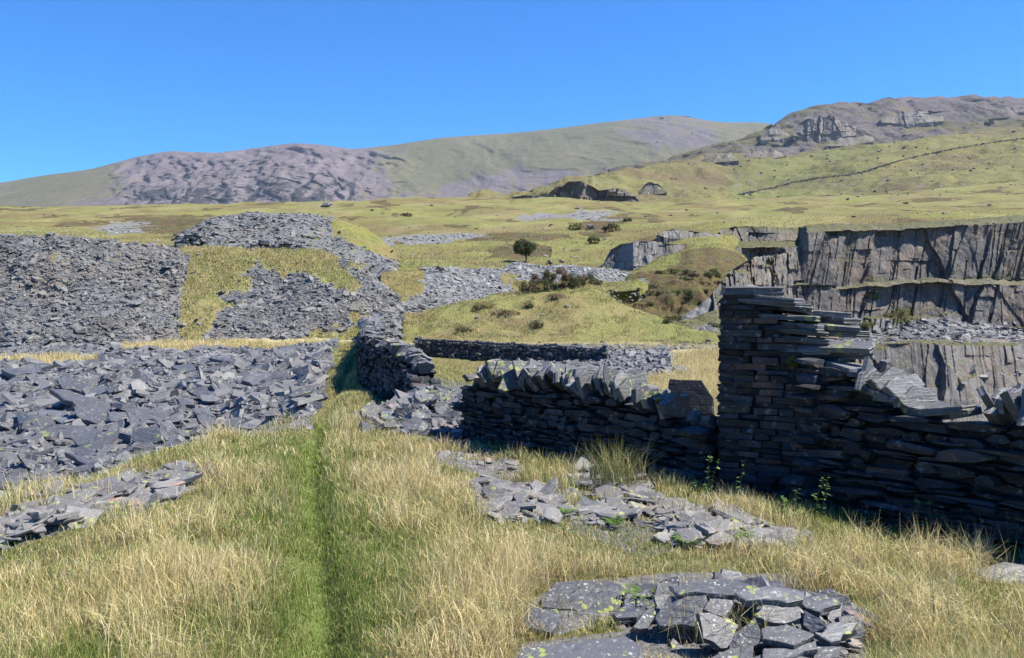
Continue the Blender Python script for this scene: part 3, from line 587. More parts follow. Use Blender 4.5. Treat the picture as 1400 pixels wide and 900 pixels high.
S = G[..., 0]; w1_ = fbm(S*.003, G[..., 2]*.006, o=4, s=140)*.9; rib = np.abs(fbm(S*.0065+G[..., 2]*.005+w1_, G[..., 1]*.0012+G[..., 2]*.004, o=6, s=100, g=.62)); wob = fbm(S*.004, G[..., 2]*.004, o=3, s=104)
steep = ss(.2, 1.0, v)[None]*ss(3.0, 2.3, v)[None]; loc = ss(120, 200, X_)*ss(620, 520, X_)+.3*ss(560, 640, X_)+.1
G[..., 1] += (rib*120-30)*steep*loc; G = disp(G, 9, .008, 6, s=102, mode='n', fade=steep*loc+.03); G = disp(G, 6, .03, 4, s=103, mode='n', fade=steep*loc+.1)
X_, Y_ = proj(G); gr = ss(610, 470, X_+wob*60)*ss(90, 190, X_+wob*60+(Y_-240)*.0) ; rm = .18+.62*gr
rm = np.maximum(rm, .66*ss(30, 50, ip([(600, 200), (640, 205), (720, 222), (820, 262), (950, 240)], X_)*0+Y_-ip([(600, 215), (680, 190), (760, 178), (860, 200), (960, 205)], X_)+wob*22)*(X_ > 600))
rm = np.maximum(rm, .55*pip([(860, 160), (960, 162), (985, 200), (900, 205), (850, 180)], X_+wob*20, Y_)); rm = np.maximum(rm, .6*ss(262, 275, Y_+wob*20)*(X_ > 90))
dk = .62*ss(232, 262, Y_+wob*26)*ss(150, 200, X_)*ss(540, 480, X_)+.2*((X_ > 850) & (Y_ > 188) & (Y_ < 205))+.1*(X_ > 640)*(Y_ > 205)
terr('far_mountains', G, M_mtn, 'long far mountain ridge of grey scree and pale green grass', 'mountains', dict(rockm=rm, darkm=dk))
# under-sheet reaching past every ridge
xs2 = np.linspace(-9000, 9000, 40); ys2 = np.linspace(-60, 9000, 40); A_, B_ = np.meshgrid(xs2, ys2, indexing='ij')
base = mesh('terrain', np.stack([A_, B_, np.full_like(A_, -15.)], -1).reshape(-1, 3), gridfaces(40, 40), M_moor, attrs=dict(slate=np.zeros(1600), green=np.zeros(1600), dry=np.zeros(1600), heath=np.zeros(1600)))
tag(base, 'low land under the hills reaching to the horizon', 'terrain', kind='structure')
# ================= slate waste, slabs, outcrops =================
M_out = m_slate('outcrop_slate', (.07, .067, .07), (.215, .21, .205), .8, .3, 30, .015, .5, .35, .65)
def sample_grid(G, wt, n):
    a, b, c, d = G[:-1, :-1], G[1:, :-1], G[1:, 1:], G[:-1, 1:]
    nr = np.cross(c-a, d-b); ar = np.linalg.norm(nr, axis=-1)/2; w_ = (wt[:-1, :-1]*ar).ravel(); w_ /= w_.sum()
    i = rng.choice(len(w_), n, p=w_); u, v = rng.random((n, 1)), rng.random((n, 1))
    q = [k.reshape(-1, 3)[i] for k in (a, b, c, d)]
    P = q[0]*(1-u)*(1-v)+q[1]*u*(1-v)+q[2]*u*v+q[3]*(1-u)*v; N = unit(nr.reshape(-1, 3)[i]); N *= np.sign(N[:, 2:3]+1e-9); return P, N
def blur(a, r=3):
    k = np.hanning(2*r+3)[1:-1]; k /= k.sum()
    for ax in (0, 1): a = np.apply_along_axis(lambda m: np.convolve(np.pad(m, r, 'edge'), k, 'valid'), ax, a)
    return a
def lsize(n, med, sig, lo, hi): return np.clip(med*np.exp(rng.normal(0, sig, n)), lo, hi)
def waste(name, tname, n, med, mat, label, lo=.07, hi=.95, th=.45, tilt=.27, sig=.6, group='slate waste covering the tips', wfn=None, sink=.25):
    G, A = TERR[tname]; s = blur(A['slate'].reshape(G.shape[:2]))+fbm(G[..., 0]*1.2, G[..., 1]*1.2, G[..., 2]*1.2, s=301)*.3; w_ = np.clip(s-.3, 0, 1)+.012
    X_, Y_ = proj(G); w_ = w_*((X_ > -260) & (X_ < 1600)); w_ = w_*(.25+.75*ss(-250, 0, X_))
    if wfn is not None: w_ = w_*wfn(G, X_, Y_)
    P, N = sample_grid(G, w_, n); sz = lsize(n, med, sig, lo, hi)
    V, Pl, T = scatter_slates(P, N, sz, tilt, k=5, th=(.07, .2), sink=sink, tilt_dir=(-.05, -.12, .1), jit=.3, flat=.45, asp=(.3, .8))
    o = mesh(name, V, Pl, mat, attrs=dict(tint=T)); tag(o, label, 'slate waste', group, 'stuff'); return o
vis = lambda k: (lambda G, X, Y: (np.arange(G.shape[1]) < k)[None]*1.)
waste('slate_waste', 'left_slate_tip', 60000, .165, M_tip, 'loose grey slate covering the big heap at the far left', wfn=vis(100))
waste('slate_waste', 'middle_slate_tip', 30000, .155, M_tip, 'loose grey slate on the heap beside the turf streak', wfn=vis(100))
waste('slate_waste', 'rear_slate_tip', 8500, .27, M_tip, 'loose slate on the low domed heap at the back', wfn=vis(56))
waste('slate_waste', 'pale_slate_slope', 18000, .18, M_midslate, 'pale small slate waste on the slope behind the knoll', wfn=vis(66))
waste('slate_waste', 'moor', 4200, .32, M_midslate, 'scattered pale stone patches in the moor grass', lo=.2, hi=1.0, group='stones in the moor grass', wfn=lambda G, X, Y: (G[..., 1] > 70)*(G[..., 1] < 330)*(.3+1.*(fbm(G[..., 0]*.07, G[..., 1]*.05, s=401) > .1))/(1+(G[..., 1]/150)**2))
G_, A_s = TERR['hillside']
waste('slate_waste', 'quarry_face', 7000, .6, M_loose, 'rubble lying on the bench below the tall quarry face', lo=.3, hi=1.9, wfn=lambda G, X, Y: ((np.arange(G.shape[1]) > 33) & (np.arange(G.shape[1]) < 82))[None]*(Y > 436)*(X > 1150)*(.15+(fbm(G[..., 0]*.2, G[..., 1]*.2, s=500) > -.1)))
# scree in the hollow left of the ridge
n = 170000; u = rng.random(n); pxs = rng.uniform(-330, 500, n); d = 6+rng.random(n)**.8*38; x = (pxs-700)/F*d; e = edge_d(pxs)
ok = (d > e+fbm(x*1.3, d*1.3, s=33)*.5) & ~((pxs < 135) & (d > 30) & (d < 33.2)) & ~((pxs > 160) & (d > 39.5))
ok &= rng.random(n) < np.clip(.35+d/30, 0, 1); x, d, pxs = x[ok], d[ok], pxs[ok]
near_edge = ss(3.0, .3, d-edge_d(pxs)); z = zA(x, d); P = np.stack([x, d, z], -1)
eps = .15; N = unit(np.stack([-(zA(x+eps, d)-z)/eps, -(zA(x, d+eps)-z)/eps, np.ones_like(z)], -1))
sz = lsize(len(x), .14, .62, .05, .75)*(1-.5*near_edge)*(.75+.25*ss(8, 22, d))
V, Pl, T = scatter_slates(P, N, sz, .2, k=6, th=(.07, .2), sink=.15, tilt_dir=(-.05, -.16, 0), jit=.28, asp=(.3, .8))
o = mesh('slate_waste', V, Pl, M_loose, attrs=dict(tint=T)); tag(o, 'broken slate filling the hollow between the ridge and the tips', 'slate waste', 'slate waste in the hollow', 'stuff')
# slate band in the field behind the walls, and bed of the gap
n = 6500; d = rng.uniform(24, 42.5, n); pxs = rng.uniform(690, 940-(d-24)*1.5, n); x = (pxs-700)/F*d; P = np.stack([x, d, zA(x, d)], -1); N = np.tile([0, -.05, 1.], (n, 1))
V, Pl, T = scatter_slates(P, N, lsize(n, .22, .5, .08, .7), .3, k=5, th=(.1, .3), tilt_dir=(0, -.2, 0)); 
n = 2600; d = 42.6+rng.random(n)**1.5*3; pxs = rng.uniform(560, 1000, n); x = (pxs-700)/F*d; P = np.stack([x, d, zA(x, d)], -1)
V2, Pl2, T2 = scatter_slates(P, np.tile([0, -.05, 1.], (n, 1)), lsize(n, .22, .4, .08, .6), .25, k=5, th=(.1, .3)); V, Pl, T = join([(V, Pl, T), (V2, Pl2, T2)])
o = mesh('slate_waste', V, Pl, M_loose, attrs=dict(tint=T)); tag(o, 'flat spread of slate bits in the field around the cross wall', 'slate waste', 'slate waste in the field', 'stuff')

# ---- single slabs ----
def rough_ring(poly, k=3, j=.03):
    poly = np.asarray(poly, float); out = []; n = len(poly); sc_ = np.ptp(poly, axis=0).mean()
    for i in range(n):
        a, b = poly[i], poly[(i+1) % n]; L = np.linalg.norm(b-a); m = max(1, min(k, int(L/sc_*k*1.6)))
        for q in range(m):
            t = q/m; off = rng.normal(0, j*sc_, 2) if q else rng.normal(0, j*.3*sc_, 2); out.append(a*(1-t)+b*t+off)
    return np.array(out)
def slab_mesh(ring, A, B, N, c, th, layers=2, tint=None):
    """ring (k,2) in the slab plane; several thin sheets with their own broken edge"""
    k = len(ring); cen = ring.mean(0); V = []; sd = []; prof = [(.93, -1.0)]
    for i in range(layers): prof += [(1+rng.uniform(-.035, .02), -1+(i+.15)/layers), (1+rng.uniform(-.035, .02), -1+(i+.9)/layers)]
    prof += [(.965, 0.)]; prof[-2] = (prof[-2][0], -.12)
    jj = 0
    for s, h in prof:
        r = cen+(ring-cen)*s*(1+rng.uniform(-.018, .018, (k, 1))); V.append(c+r[:, :1]*A+r[:, 1:]*B+N*(h*th+rng.uniform(-.03, .03, (k, 1))*th))
    R = len(prof); j = np.arange(k); jn = (j+1) % k
    V.append(c+(cen+(ring-cen)*.45)[:, :1]*A+(cen+(ring-cen)*.45)[:, 1:]*B+N*(rng.uniform(-.05, .09, (k, 1))*th)); R += 1
    side = np.concatenate([np.stack([r*k+j, r*k+jn, (r+1)*k+jn, (r+1)*k+j], 1) for r in range(R-1)])
    V = np.concatenate(V); T = np.full(len(V), rng.random() if tint is None else tint)
    return V, [side, ((R-1)*k+j)[None], j[::-1][None]], T
def slab_obj(name, ring, A, B, N, c, th, mat, label, cat='slab', group=None, layers=2, tint=None, parent=None):
    A, B, N, c = [np.asarray(q, float) for q in (A, B, N, c)]; V, P, T = slab_mesh(ring, A, B, N, c, th, layers, tint)
    o = mesh(name, V, P, mat, attrs=dict(tint=T), loc=tuple(c), parent=parent)
    if parent is None: tag(o, label, cat, group)
    return o
def slab_px(poly, n, th, lift, mat, label, group, zf=zA, layers=2, tint=None, name='slate_slab', cat='slate slab'):
    poly = np.array(poly, float); cpx = poly.mean(0); c = gp(cpx[0], cpx[1], lambda x, y: zf(x, y)+lift)[0]; c[2] = zf(c[0], c[1])+lift
    a_, c_ = ray(cpx[0], cpx[1]); c = np.array([a_*c[1], c[1], EYE+c_*c[1]]); N = unit(np.array(n, float))
    ax, cz = ray(poly[:, 0], poly[:, 1]); D = np.stack([ax, np.ones_like(ax), cz], -1); O = np.array([0, 0, EYE])
    t = ((c-O)@N)/(D@N); W = O+D*t[:, None]; A, B, N = [q[0] for q in frame(N[None], np.zeros(1))]
    ring = np.stack([(W-c)@A, (W-c)@B], -1)
    if (np.roll(ring[:, 0], -1)*ring[:, 1]-ring[:, 0]*np.roll(ring[:, 1], -1)).sum() > 0: ring = ring[::-1]
    return slab_obj(name, rough_ring(ring), A, B, N, c, th, mat, label, cat, group, layers, tint)
GS = 'large slabs lying on the scree in the hollow'
S_ = [([(77,517),(96,517),(147,530),(148,537),(133,543),(124,540),(84,531)], (.1,-.35,.9), .22, 'long dark plank shaped slab, highest of the big slabs in the left hollow', .1),
 ([(67,532),(89,532),(176,557),(178,561),(164,562),(142,556),(89,547)], (.15,-.3,.9), .2, 'longest thin dark slab sloping down to the right in the hollow', .15),
 ([(98,547),(133,547),(153,558),(151,563),(131,580),(104,569)], (.1,-.5,.8), .2, 'broad dark slab with curved lower edge under the longest thin slab', .2),
 ([(53,560),(87,562),(107,578),(104,582),(84,578),(51,568)], (-.1,-.3,.9), .16, 'light grey pointed slab with a dark gap beneath it', .75),
 ([(44,587),(78,580),(120,582),(120,591),(113,601),(51,596)], (0,-.5,.8), .3, 'thick flat slab with layered front edge lying crosswise in the hollow', .3),
 ([(133,589),(164,589),(163,594),(138,624),(124,629),(89,618),(111,609)], (-.1,-.45,.85), .2, 'big smooth blue grey slab nearest the turf bank, slanting down left', .15),
 ([(171,560),(222,558),(229,576),(187,582),(182,589),(176,578)], (.05,-.6,.75), .3, 'lichen dotted slab with a rusty broken left edge', .35),
 ([(182,589),(213,580),(222,602),(193,616),(180,602)], (-.25,-.6,.75), .28, 'square yellow dotted slab standing tilted beside the turf bank', .2),
 ([(219,578),(258,589),(259,596),(227,603),(218,587)], (.15,-.6,.75), .28, 'wedge shaped slab with reddish left edge, right of the square tilted slab', .2),
 ([(87,618),(98,620),(138,631),(129,639),(107,631)], (-.1,-.35,.9), .18, 'narrow dark slab with a black gap under it just above the bank grass', .2),
 ([(23,560),(48,569),(56,582),(40,589),(27,580)], (-.3,-.6,.7), .2, 'four cornered slab tilted left near the picture edge', .45),
 ([(162,583),(180,587),(184,604),(164,596)], (.3,-.5,.8), .15, 'small slab leaning against the square tilted slab', .35),
 ([(147,563),(171,563),(176,574),(151,576)], (0,-.5,.85), .2, 'small blocky slab above the big smooth slab', .55),
 ([(24,620),(49,636),(47,643),(36,638)], (.4,-.5,.8), .14, 'slim dark slab pointing down right at the left edge', .1),
 ([(286,515),(304,516),(320,544),(304,550),(294,536)], (.25,-.7,.65), .22, 'upright smooth slab in the middle of the hollow', .15),
 ([(254,532),(280,528),(294,538),(300,546),(284,556),(276,548)], (-.15,-.45,.85), .22, 'broad slab lying left of the upright smooth slab', .3),
 ([(262,558),(280,556),(296,570),(294,584),(284,586),(270,574)], (.1,-.55,.8), .28, 'rounded slab with pale spots low in the middle hollow', .3),
 ([(240,544),(258,544),(266,554),(248,554)], (0,-.4,.9), .14, 'small flat slab halfway between the two groups of big slabs', .35),
 ([(402,504),(422,498),(423,512),(412,520),(406,516)], (-.45,-.75,.5), .2, 'slab standing on edge over a black hole near the path', .4),
 ([(436,494),(450,498),(452,504),(440,508)], (.3,-.7,.6), .16, 'small standing slab closest to the path', .35),
 ([(272,502),(277,508),(283,522),(276,524)], (.75,-.6,.4), .1, 'thin pale slab standing upright like a blade', .9),
 ([(286,489),(308,488),(330,494),(322,497)], (0,-.2,1), .2, 'flat dark slab at the rim of the hollow below the turf strip', .2),
 ([(378,474),(400,472),(412,476),(392,480)], (0,-.15,1), .25, 'low dark slab on the terrace beside the far turf strip', .1),
 ([(240,526),(249,520),(252,528),(245,535)], (-.6,-.6,.5), .15, 'small rounded slab on edge left of the broad slab', .5),
 ([(286,558),(316,546),(322,548),(296,564)], (.1,-.8,.6), .25, 'layered slab end jutting out under the upright slab', .6),
 ([(234,500),(262,497),(270,505),(250,510)], (0,-.3,.95), .2, 'dark slab near the top of the hollow above the thin blade', .1),
 ([(0,505),(40,503),(60,508),(20,513)], (0,-.2,1), .25, 'long flat slab under the near turf strip at the left edge', .2),
 ([(330,520),(350,508),(372,512),(352,530)], (.1,-.4,.9), .18, 'medium slab on the right flank of the hollow', .4)]
for poly, n, th, lab, ti in S_: slab_px(poly, n, th*.8, .16, M_slab, lab, GS, tint=ti)
# medium slabs: seen as one kind, nothing tells them apart
GM = 'medium slabs strewn over the scree in the hollow'
for i in range(70):
    d = rng.uniform(9, 34); q = rng.uniform(-120, 470)
    if d < edge_d(q)+1.0: continue
    x = (q-700)/F*d; z = float(zA(x, d)); N = unit(np.array([rng.normal(-.05, .25), rng.normal(-.4, .25), 1.])); A, B, N = [k[0] for k in frame(N[None], rng.uniform(0, 6.28, 1))]
    s = rng.uniform(.18, .38); r = rough_ring(outlines(1, 5, .2, .5)[0]*[s, s*rng.uniform(.45, .8)], 2, .03)
    slab_obj('slate_slab', r, A, B, N, (x, d, z+rng.uniform(.06, .2)), s*rng.uniform(.15, .35), M_slab, 'medium grey slab among the broken slate of the hollow', 'slate slab', GM, tint=rng.uniform(.1, .8))
# ---- near slabs and the heap at the lower right ----
HC = gp(1035, 850)[0]
def zM(x, y):
    r2 = ((x-HC[0])/.62)**2+((y-HC[1])/.42)**2; return zA(x, y)+.2*np.exp(-r2*.9)
GN = 'slabs of the heap in the near grass'
for poly, n, th, lab, ti in [
 ([(739,817),(759,796),(814,795),(821,801),(825,792),(854,801),(855,810),(843,839),(796,839),(782,832),(739,830)], (0,-.42,.9), .07, 'wide dark slab with a notch in its top edge, lying in the near grass', .1),
 ([(712,853),(730,830),(762,833),(764,848),(752,864),(716,857)], (-.1,-.3,.95), .06, 'small five sided slab with orange and yellow lichen, just below the notched slab', .3),
 ([(703,898),(714,886),(857,869),(875,882),(875,894),(857,925),(700,935)], (0,-.12,1), .07, 'long low slab at the bottom edge of the photo with yellow lichen', .5),
 ([(857,812),(882,810),(886,823),(857,825)], (0,-.5,.9), .06, 'small grey slab between the notched slab and the heap', .5),
 ([(839,839),(879,835),(871,844),(845,845)], (0,-.1,1), .03, 'thin flat sliver right of the notched slab', .4),
 ([(1330,778),(1372,768),(1420,772),(1425,800),(1350,798)], (.1,-.3,.95), .12, 'brownish slab half sunk in grass at the right edge', .6)]:
    slab_px(poly, n, th, .06, M_near, lab, None, tint=ti, layers=3)
for poly, n, th, lift, lab, ti in [
 ([(914,800),(971,792),(996,791),(1021,798),(1036,803),(1004,814),(950,810),(925,812)], (0,-.15,1), .05, .09, 'topmost flat slab of the heap with a yellow lichen patch', .3),
 ([(1004,810),(1050,801),(1100,810),(1098,819),(1075,823),(1043,819),(1021,821)], (.05,-.2,1), .07, .1, 'slab with a whitish right end on top of the heap', .8),
 ([(895,844),(914,814),(966,814),(968,823),(954,844),(950,857),(900,857)], (-.2,-.55,.8), .06, .06, 'big slanting slab forming the left shoulder of the heap', .45),
 ([(864,857),(889,830),(907,826),(900,844),(886,859)], (.5,-.4,.8), .06, .04, 'slab tinted dark for its shade, leaning at the left foot of the heap', .05),  # low tint carries the shade on this slab
 ([(961,834),(971,818),(1004,821),(993,844),(979,841)], (0,-.6,.8), .05, .07, 'mottled pale slab in the heap centre beside the dark hollow', .6),
 ([(998,844),(1004,823),(1032,825),(1029,837),(1014,851)], (-.6,-.4,.6), .05, .0, 'dark tinted filler slab for the shaded recess of the heap', .0),  # shaded recess built as a slab, its darkness put into the tint
 ([(1032,841),(1043,826),(1093,830),(1096,844),(1075,853),(1057,853)], (.05,-.5,.85), .07, .07, 'broad slab with lichen on its right corner in the heap middle', .35),
 ([(955,837),(971,837),(1011,855),(995,887),(986,887),(961,873)], (.3,-.6,.7), .06, .08, 'tilted slab with a bright yellow lichen square at the heap front', .15),
 ([(996,873),(1032,844),(1039,859),(1037,880),(996,894)], (-.15,-.65,.7), .06, .05, 'steep slab in the heap front, right of the yellow square slab', .35),
 ([(1039,859),(1075,853),(1113,867),(1086,882),(1043,873)], (0,-.25,.95), .06, .06, 'flat slab with yellow streaks on the right front of the heap', .5),
 ([(1100,835),(1130,851),(1129,857),(1111,866),(1098,855)], (-.4,-.6,.6), .05, .07, 'small upright slab facing left on the right side of the heap', .6),
 ([(1089,819),(1125,814),(1146,819),(1150,826),(1121,837),(1100,830)], (.1,-.2,1), .05, .08, 'rusty brown slab at the right rear of the heap', .2),
 ([(1114,866),(1139,851),(1173,851),(1164,867),(1136,878)], (.1,-.3,.95), .05, .05, 'pale pointed slab sticking out at the right end of the heap', .85),
 ([(1043,887),(1079,887),(1114,876),(1118,887),(1075,900),(1043,900)], (0,-.2,1), .06, .04, 'light slab at the front foot of the heap, centre', .7),
 ([(1118,884),(1150,884),(1146,898),(1111,905)], (0,-.25,1), .05, .03, 'small slab at the front foot of the heap, right corner', .4),
 ([(970,900),(986,892),(1030,882),(1028,905),(985,915)], (-.1,-.3,.9), .05, .03, 'pointed slab at the front foot of the heap, left corner', .5),
 ([(1020,905),(1045,893),(1120,902),(1110,925),(1020,925)], (0,-.2,1), .05, .03, 'slab cut by the bottom edge of the photo under the heap', .6),
 ([(925,812),(950,808),(975,814),(960,822)], (0,-.3,.9), .04, .06, 'thin slab tucked under the topmost one', .35)]:
    slab_px(poly, n, th*.55, lift, M_near, lab, GN, zf=zM, tint=ti, layers=2)
n = 220; x = HC[0]+rng.normal(0, .34, n); y = HC[1]+.03+rng.normal(0, .23, n); P = np.stack([x, y, zM(x, y)-.05], -1)
V, Pl, T = scatter_slates(P, np.tile([0, 0, 1.], (n, 1)), lsize(n, .11, .45, .04, .22), .25, k=6, th=(.05, .12), tilt_dir=(-.05, -.3, 0))
o = mesh('slate_waste', V, Pl, M_near, attrs=dict(tint=T)); tag(o, 'small slate chips under and around the heap in the near grass', 'slate waste', None, 'stuff')
M_out.name = "outcrop_slate"
OL = dict(a='low layered slate outcrop breaking the turf at the left below the bank', b='small reddish slate outcrop in the turf left of the rush tussock', c='long band of layered slate outcrop across the turf right of the path',
          d='pale flat slate ledge in the grass below the rush tussock', e='thin line of bare slate bits from the gap to the low wall', k='crumbled slate along the turf edge beside the hollow')
for k, lab in OL.items():
    poly = np.array(OUTC[k], float); x0, y0 = poly.min(0); x1, y1 = poly.max(0); n = dict(a=800, b=260, c=1150, d=260, e=260, k=700)[k]
    q = np.stack([rng.uniform(x0, x1, n*6), rng.uniform(y0, y1, n*6)], -1); q = q[pip(OUTC[k], q[:, 0]+rng.normal(0, 5, len(q)), q[:, 1]+rng.normal(0, 3, len(q)))][:n]
    W = gp(q[:, 0], q[:, 1]); b_ = brk(W[:, 0], W[:, 1]) > (-.03 if k in 'bce' else -.12); W = W[b_]; W[:, 2] = zA(W[:, 0], W[:, 1])
    hum = .5+.5*fbm(W[:, 0]*2.2, W[:, 1]*2.2, s=55)*2; hum = np.clip(hum, 0, 1.2)
    W[:, 2] += hum*rng.uniform(-.03, .09 if k in 'acd' else .03, len(W))-.012
    sz = lsize(len(W), dict(a=.15, b=.085, c=.125, d=.16, e=.09, k=.08)[k], .5, .04, .36); tilt = .2
    V, Pl, T = scatter_slates(W, np.tile([0., 0, 1], (len(W), 1)), sz, tilt, rings=3, k=7, asp=(.3, .75), th=(.06, .15), sink=.0, tilt_dir=(-.06, -.14, 0), jit=.28)
    o = mesh('rock_outcrop', V, Pl, M_out, attrs=dict(tint=T), loc=tuple(W.mean(0))); tag(o, lab, 'rock outcrop', kind='stuff' if k in 'bek' else None)
# ================= dry stone walls =================
class Line:
    def __init__(s, pts):
        s.p = np.array(pts, float); s.L = np.concatenate([[0], np.cumsum(np.linalg.norm(np.diff(s.p, axis=0), axis=1))]); s.len = s.L[-1]
    def at(s, t):
        t = np.asarray(t, float); x = np.interp(t, s.L, s.p[:, 0]); y = np.interp(t, s.L, s.p[:, 1])
        e = .15; dx = np.interp(t+e, s.L, s.p[:, 0])-np.interp(t-e, s.L, s.p[:, 0]); dy = np.interp(t+e, s.L, s.p[:, 1])-np.interp(t-e, s.L, s.p[:, 1])
        T = unit(np.stack([dx, dy, np.zeros_like(dx)], -1)); return np.stack([x, y], -1), T, np.cross(T, [0, 0, 1.])
def wall_stones(ln, top, thick, ch, sl, zf, sides=(1, -1), square=.88, jit=.17, prot=.022, batter=.12, base_sink=.12, k=8, leanrow=0.):
    """stone courses on the faces of a wall that follows a line; top(t) is the height above ground"""
    C = []; Ts = []; Ns = []; HX = []; HY = []; TH = []
    for sd_ in sides:
        z = -base_sink; maxh = float(np.max(top(np.linspace(0, ln.len, 60))))
        while z < maxh:
            h = ch[0]+(ch[1]-ch[0])*rng.random()**1.5; t = -rng.uniform(0, sl[1]*.5)
            while t < ln.len:
                L = rng.uniform(*sl)*(1 if rng.random() > .2 else .5); tc = min(max(t+L/2, L*.35), ln.len-L*.35); tz = z+h/2+.03*math.sin(tc*2.1+z*3)
                if tz+h*.4 < float(top(tc)): C.append((tc, tz)); HX.append(L/2*.985); HY.append(h/2*rng.uniform(.9, 1.06)); TH.append(rng.uniform(.16, .24)); Ts.append(sd_)
                t += L
            z += h*.97
    C = np.array(C); Ts = np.array(Ts); P, T, W = ln.at(C[:, 0]); W = W*Ts[:, None]
    th = np.array(TH); jz = rng.normal(0, .012, len(th)); off = thick/2-batter*C[:, 1]*.5-th/2+rng.normal(0, prot, len(th))
    zg = zf(P[:, 0], P[:, 1]); cen = np.concatenate([P, (zg+C[:, 1]+jz)[:, None]], 1)+W*off[:, None]
    up = np.tile([0, 0, 1.], (len(T), 1)); a = rng.normal(leanrow, .035, len(T))[:, None]; A = T*np.cos(a)+up*np.sin(a); B = np.cross(W, A)
    Nn = unit(W+up*rng.normal(.05, .05, (len(T), 1))+T*rng.normal(0, .05, (len(T), 1)))
    return prisms(cen, A, B, Nn, np.array(HX), np.array(HY), th, outlines(len(T), k, jit, square), rng.uniform(0, 1, len(T)), chip=.93, rings=3)
def rect_outlines(n, j=.03):
    b = np.array([(1, -.8), (1, .8), (.93, 1), (0, 1), (-.93, 1), (-1, .8), (-1, -.8), (-.93, -1), (0, -1), (.93, -1)])
    return b[None]+rng.uniform(-j, j, (n, 10, 2))*[1, 2.]
def core(ln, top, thick, zf, parent, mat, end=.12):
    t = np.linspace(end, ln.len-end, max(6, int(ln.len/.25))); P, T, W = ln.at(t); zb = zf(P[:, 0], P[:, 1]); h = top(t)
    w0 = thick/2-.09; w1 = np.maximum(thick/2-.06*h-.13, .05); V = np.stack([
        np.concatenate([P-W[:, :2]*w0, (zb-.25)[:, None]], 1), np.concatenate([P+W[:, :2]*w0, (zb-.25)[:, None]], 1),
        np.concatenate([P+W[:, :2]*w1[:, None], (zb+h-.05)[:, None]], 1), np.concatenate([P-W[:, :2]*w1[:, None], (zb+h-.05)[:, None]], 1)], 1)
    n = len(t); f = [(i*4+a, i*4+(a+1) % 4, i*4+4+(a+1) % 4, i*4+4+a) for i in range(n-1) for a in range(4)]+[(3, 2, 1, 0), tuple((n-1)*4+q for q in range(4))]
    return mesh('core', V.reshape(-1, 3), np.array(f), mat, parent, attrs=dict(tint=np.zeros(n*4)), loc=tuple(parent.location))
def coping(ln, top, zf, parent, t0, t1, step, size, th, lean, mat, tfix=None, wob=.1):
    t = t0; P0 = parent.location
    while t < t1:
        s = rng.uniform(*size); (p, T, W) = ln.at(t); up = np.array([0, 0, 1.]); a = lean+rng.normal(0, wob*2.2); yaw = rng.normal(0, wob*2.)
        N = unit(T*math.cos(a)+up*math.sin(a)+W*yaw); Wd = unit(W-N*(W@N)); U = np.cross(N, Wd); U = U if U[2] > 0 else -U
        hw = rng.uniform(.17, .25)*(s/.24); s *= rng.choice([.7, .9, 1, 1.15]); r = outlines(1, 6, .3, .45)[0]*[hw*rng.uniform(.8, 1.15), s*.5]; k = rough_ring(r, 3, .06)
        z = float(zf(p[0], p[1]))+float(top(t))+s*.40*math.cos(a)+rng.uniform(-.02, .03); c = np.array([p[0], p[1], z])+W*rng.normal(0, .02)
        q = rng.uniform(*th); V, F_, Tn = slab_mesh(k, Wd, U, np.cross(Wd, U), c, q, 2, rng.uniform(.1, .95))
        o = mesh('coping_stone', V, F_, mat, parent, attrs=dict(tint=Tn), loc=tuple(c)); t += q*rng.uniform(.9, 1.35)+step
def wall(name, pts, top, thick, ch, sl, label, cat='wall', cope=None, matw=None, matc=None, group=None, **kw):
    ln = Line(pts); (p, _, _) = ln.at(ln.len/2); z0 = float(zA(p[0], p[1])); e = empty(name, (p[0], p[1], z0)); tag(e, label, cat, group)
    V, Pl, T = wall_stones(ln, top, thick, ch, sl, zA, **kw)
    # ends
    parts = [(V, Pl, T)]
    for te, sg in ((0, -1), (ln.len, 1)):
        P, Tt, W = ln.at(te); n = 0; z = -.1; C = []; HX = []; HY = []
        while z < float(top(te)):
            h = rng.uniform(*ch); x = -thick/2*.85
            while x < thick/2*.8:
                L = rng.uniform(.6, 1)*thick*.55; C.append((x+L/2, z+h/2)); HX.append(L/2); HY.append(h/2); x += L
            z += h
        C = np.array(C)
        if len(C):
            zz = float(zA(P[0], P[1])); cen = np.array([P[0], P[1], zz])+W*C[:, :1]+np.array([0, 0, 1.])*C[:, 1:]-Tt*sg*rng.uniform(.05, .12, (len(C), 1)); nn = len(C)
            N = unit(Tt*sg+rng.normal(0, .06, (nn, 3))); up = np.array([0, 0, 1.]); B = unit(np.tile(up, (nn, 1))-N*(N@up)[:, None]); A = np.cross(B, N)
            parts.append(prisms(cen, A, B, N, np.array(HX), np.array(HY), np.full(nn, .2), outlines(nn, 8, .16, .7), rng.uniform(0, 1, nn), chip=.88, rings=3))
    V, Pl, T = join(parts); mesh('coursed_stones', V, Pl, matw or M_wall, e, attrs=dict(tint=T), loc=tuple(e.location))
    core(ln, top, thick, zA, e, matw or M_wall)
    if cope: 
        for c in cope: coping(ln, top, zA, e, *c)
    return e, ln
f1 = lambda t: np.interp(t, [0, .12, .5, 1.6, 2.6, 3.3, 3.6], [.68, .72, .76, .84, .8, .66, .6])
w1, l1 = wall('dry_stone_wall', W1, f1, .46, (.03, .1), (.1, .42), 'low dry stone wall with upright coping, left of the pillar', cope=[(.06, Line(W1).len-.45, .0, (.22, .33), (.035, .085), .35, M_cope), (Line(W1).len-.28, Line(W1).len-.02, .03, (.14, .2), (.08, .12), .2, M_cope)])
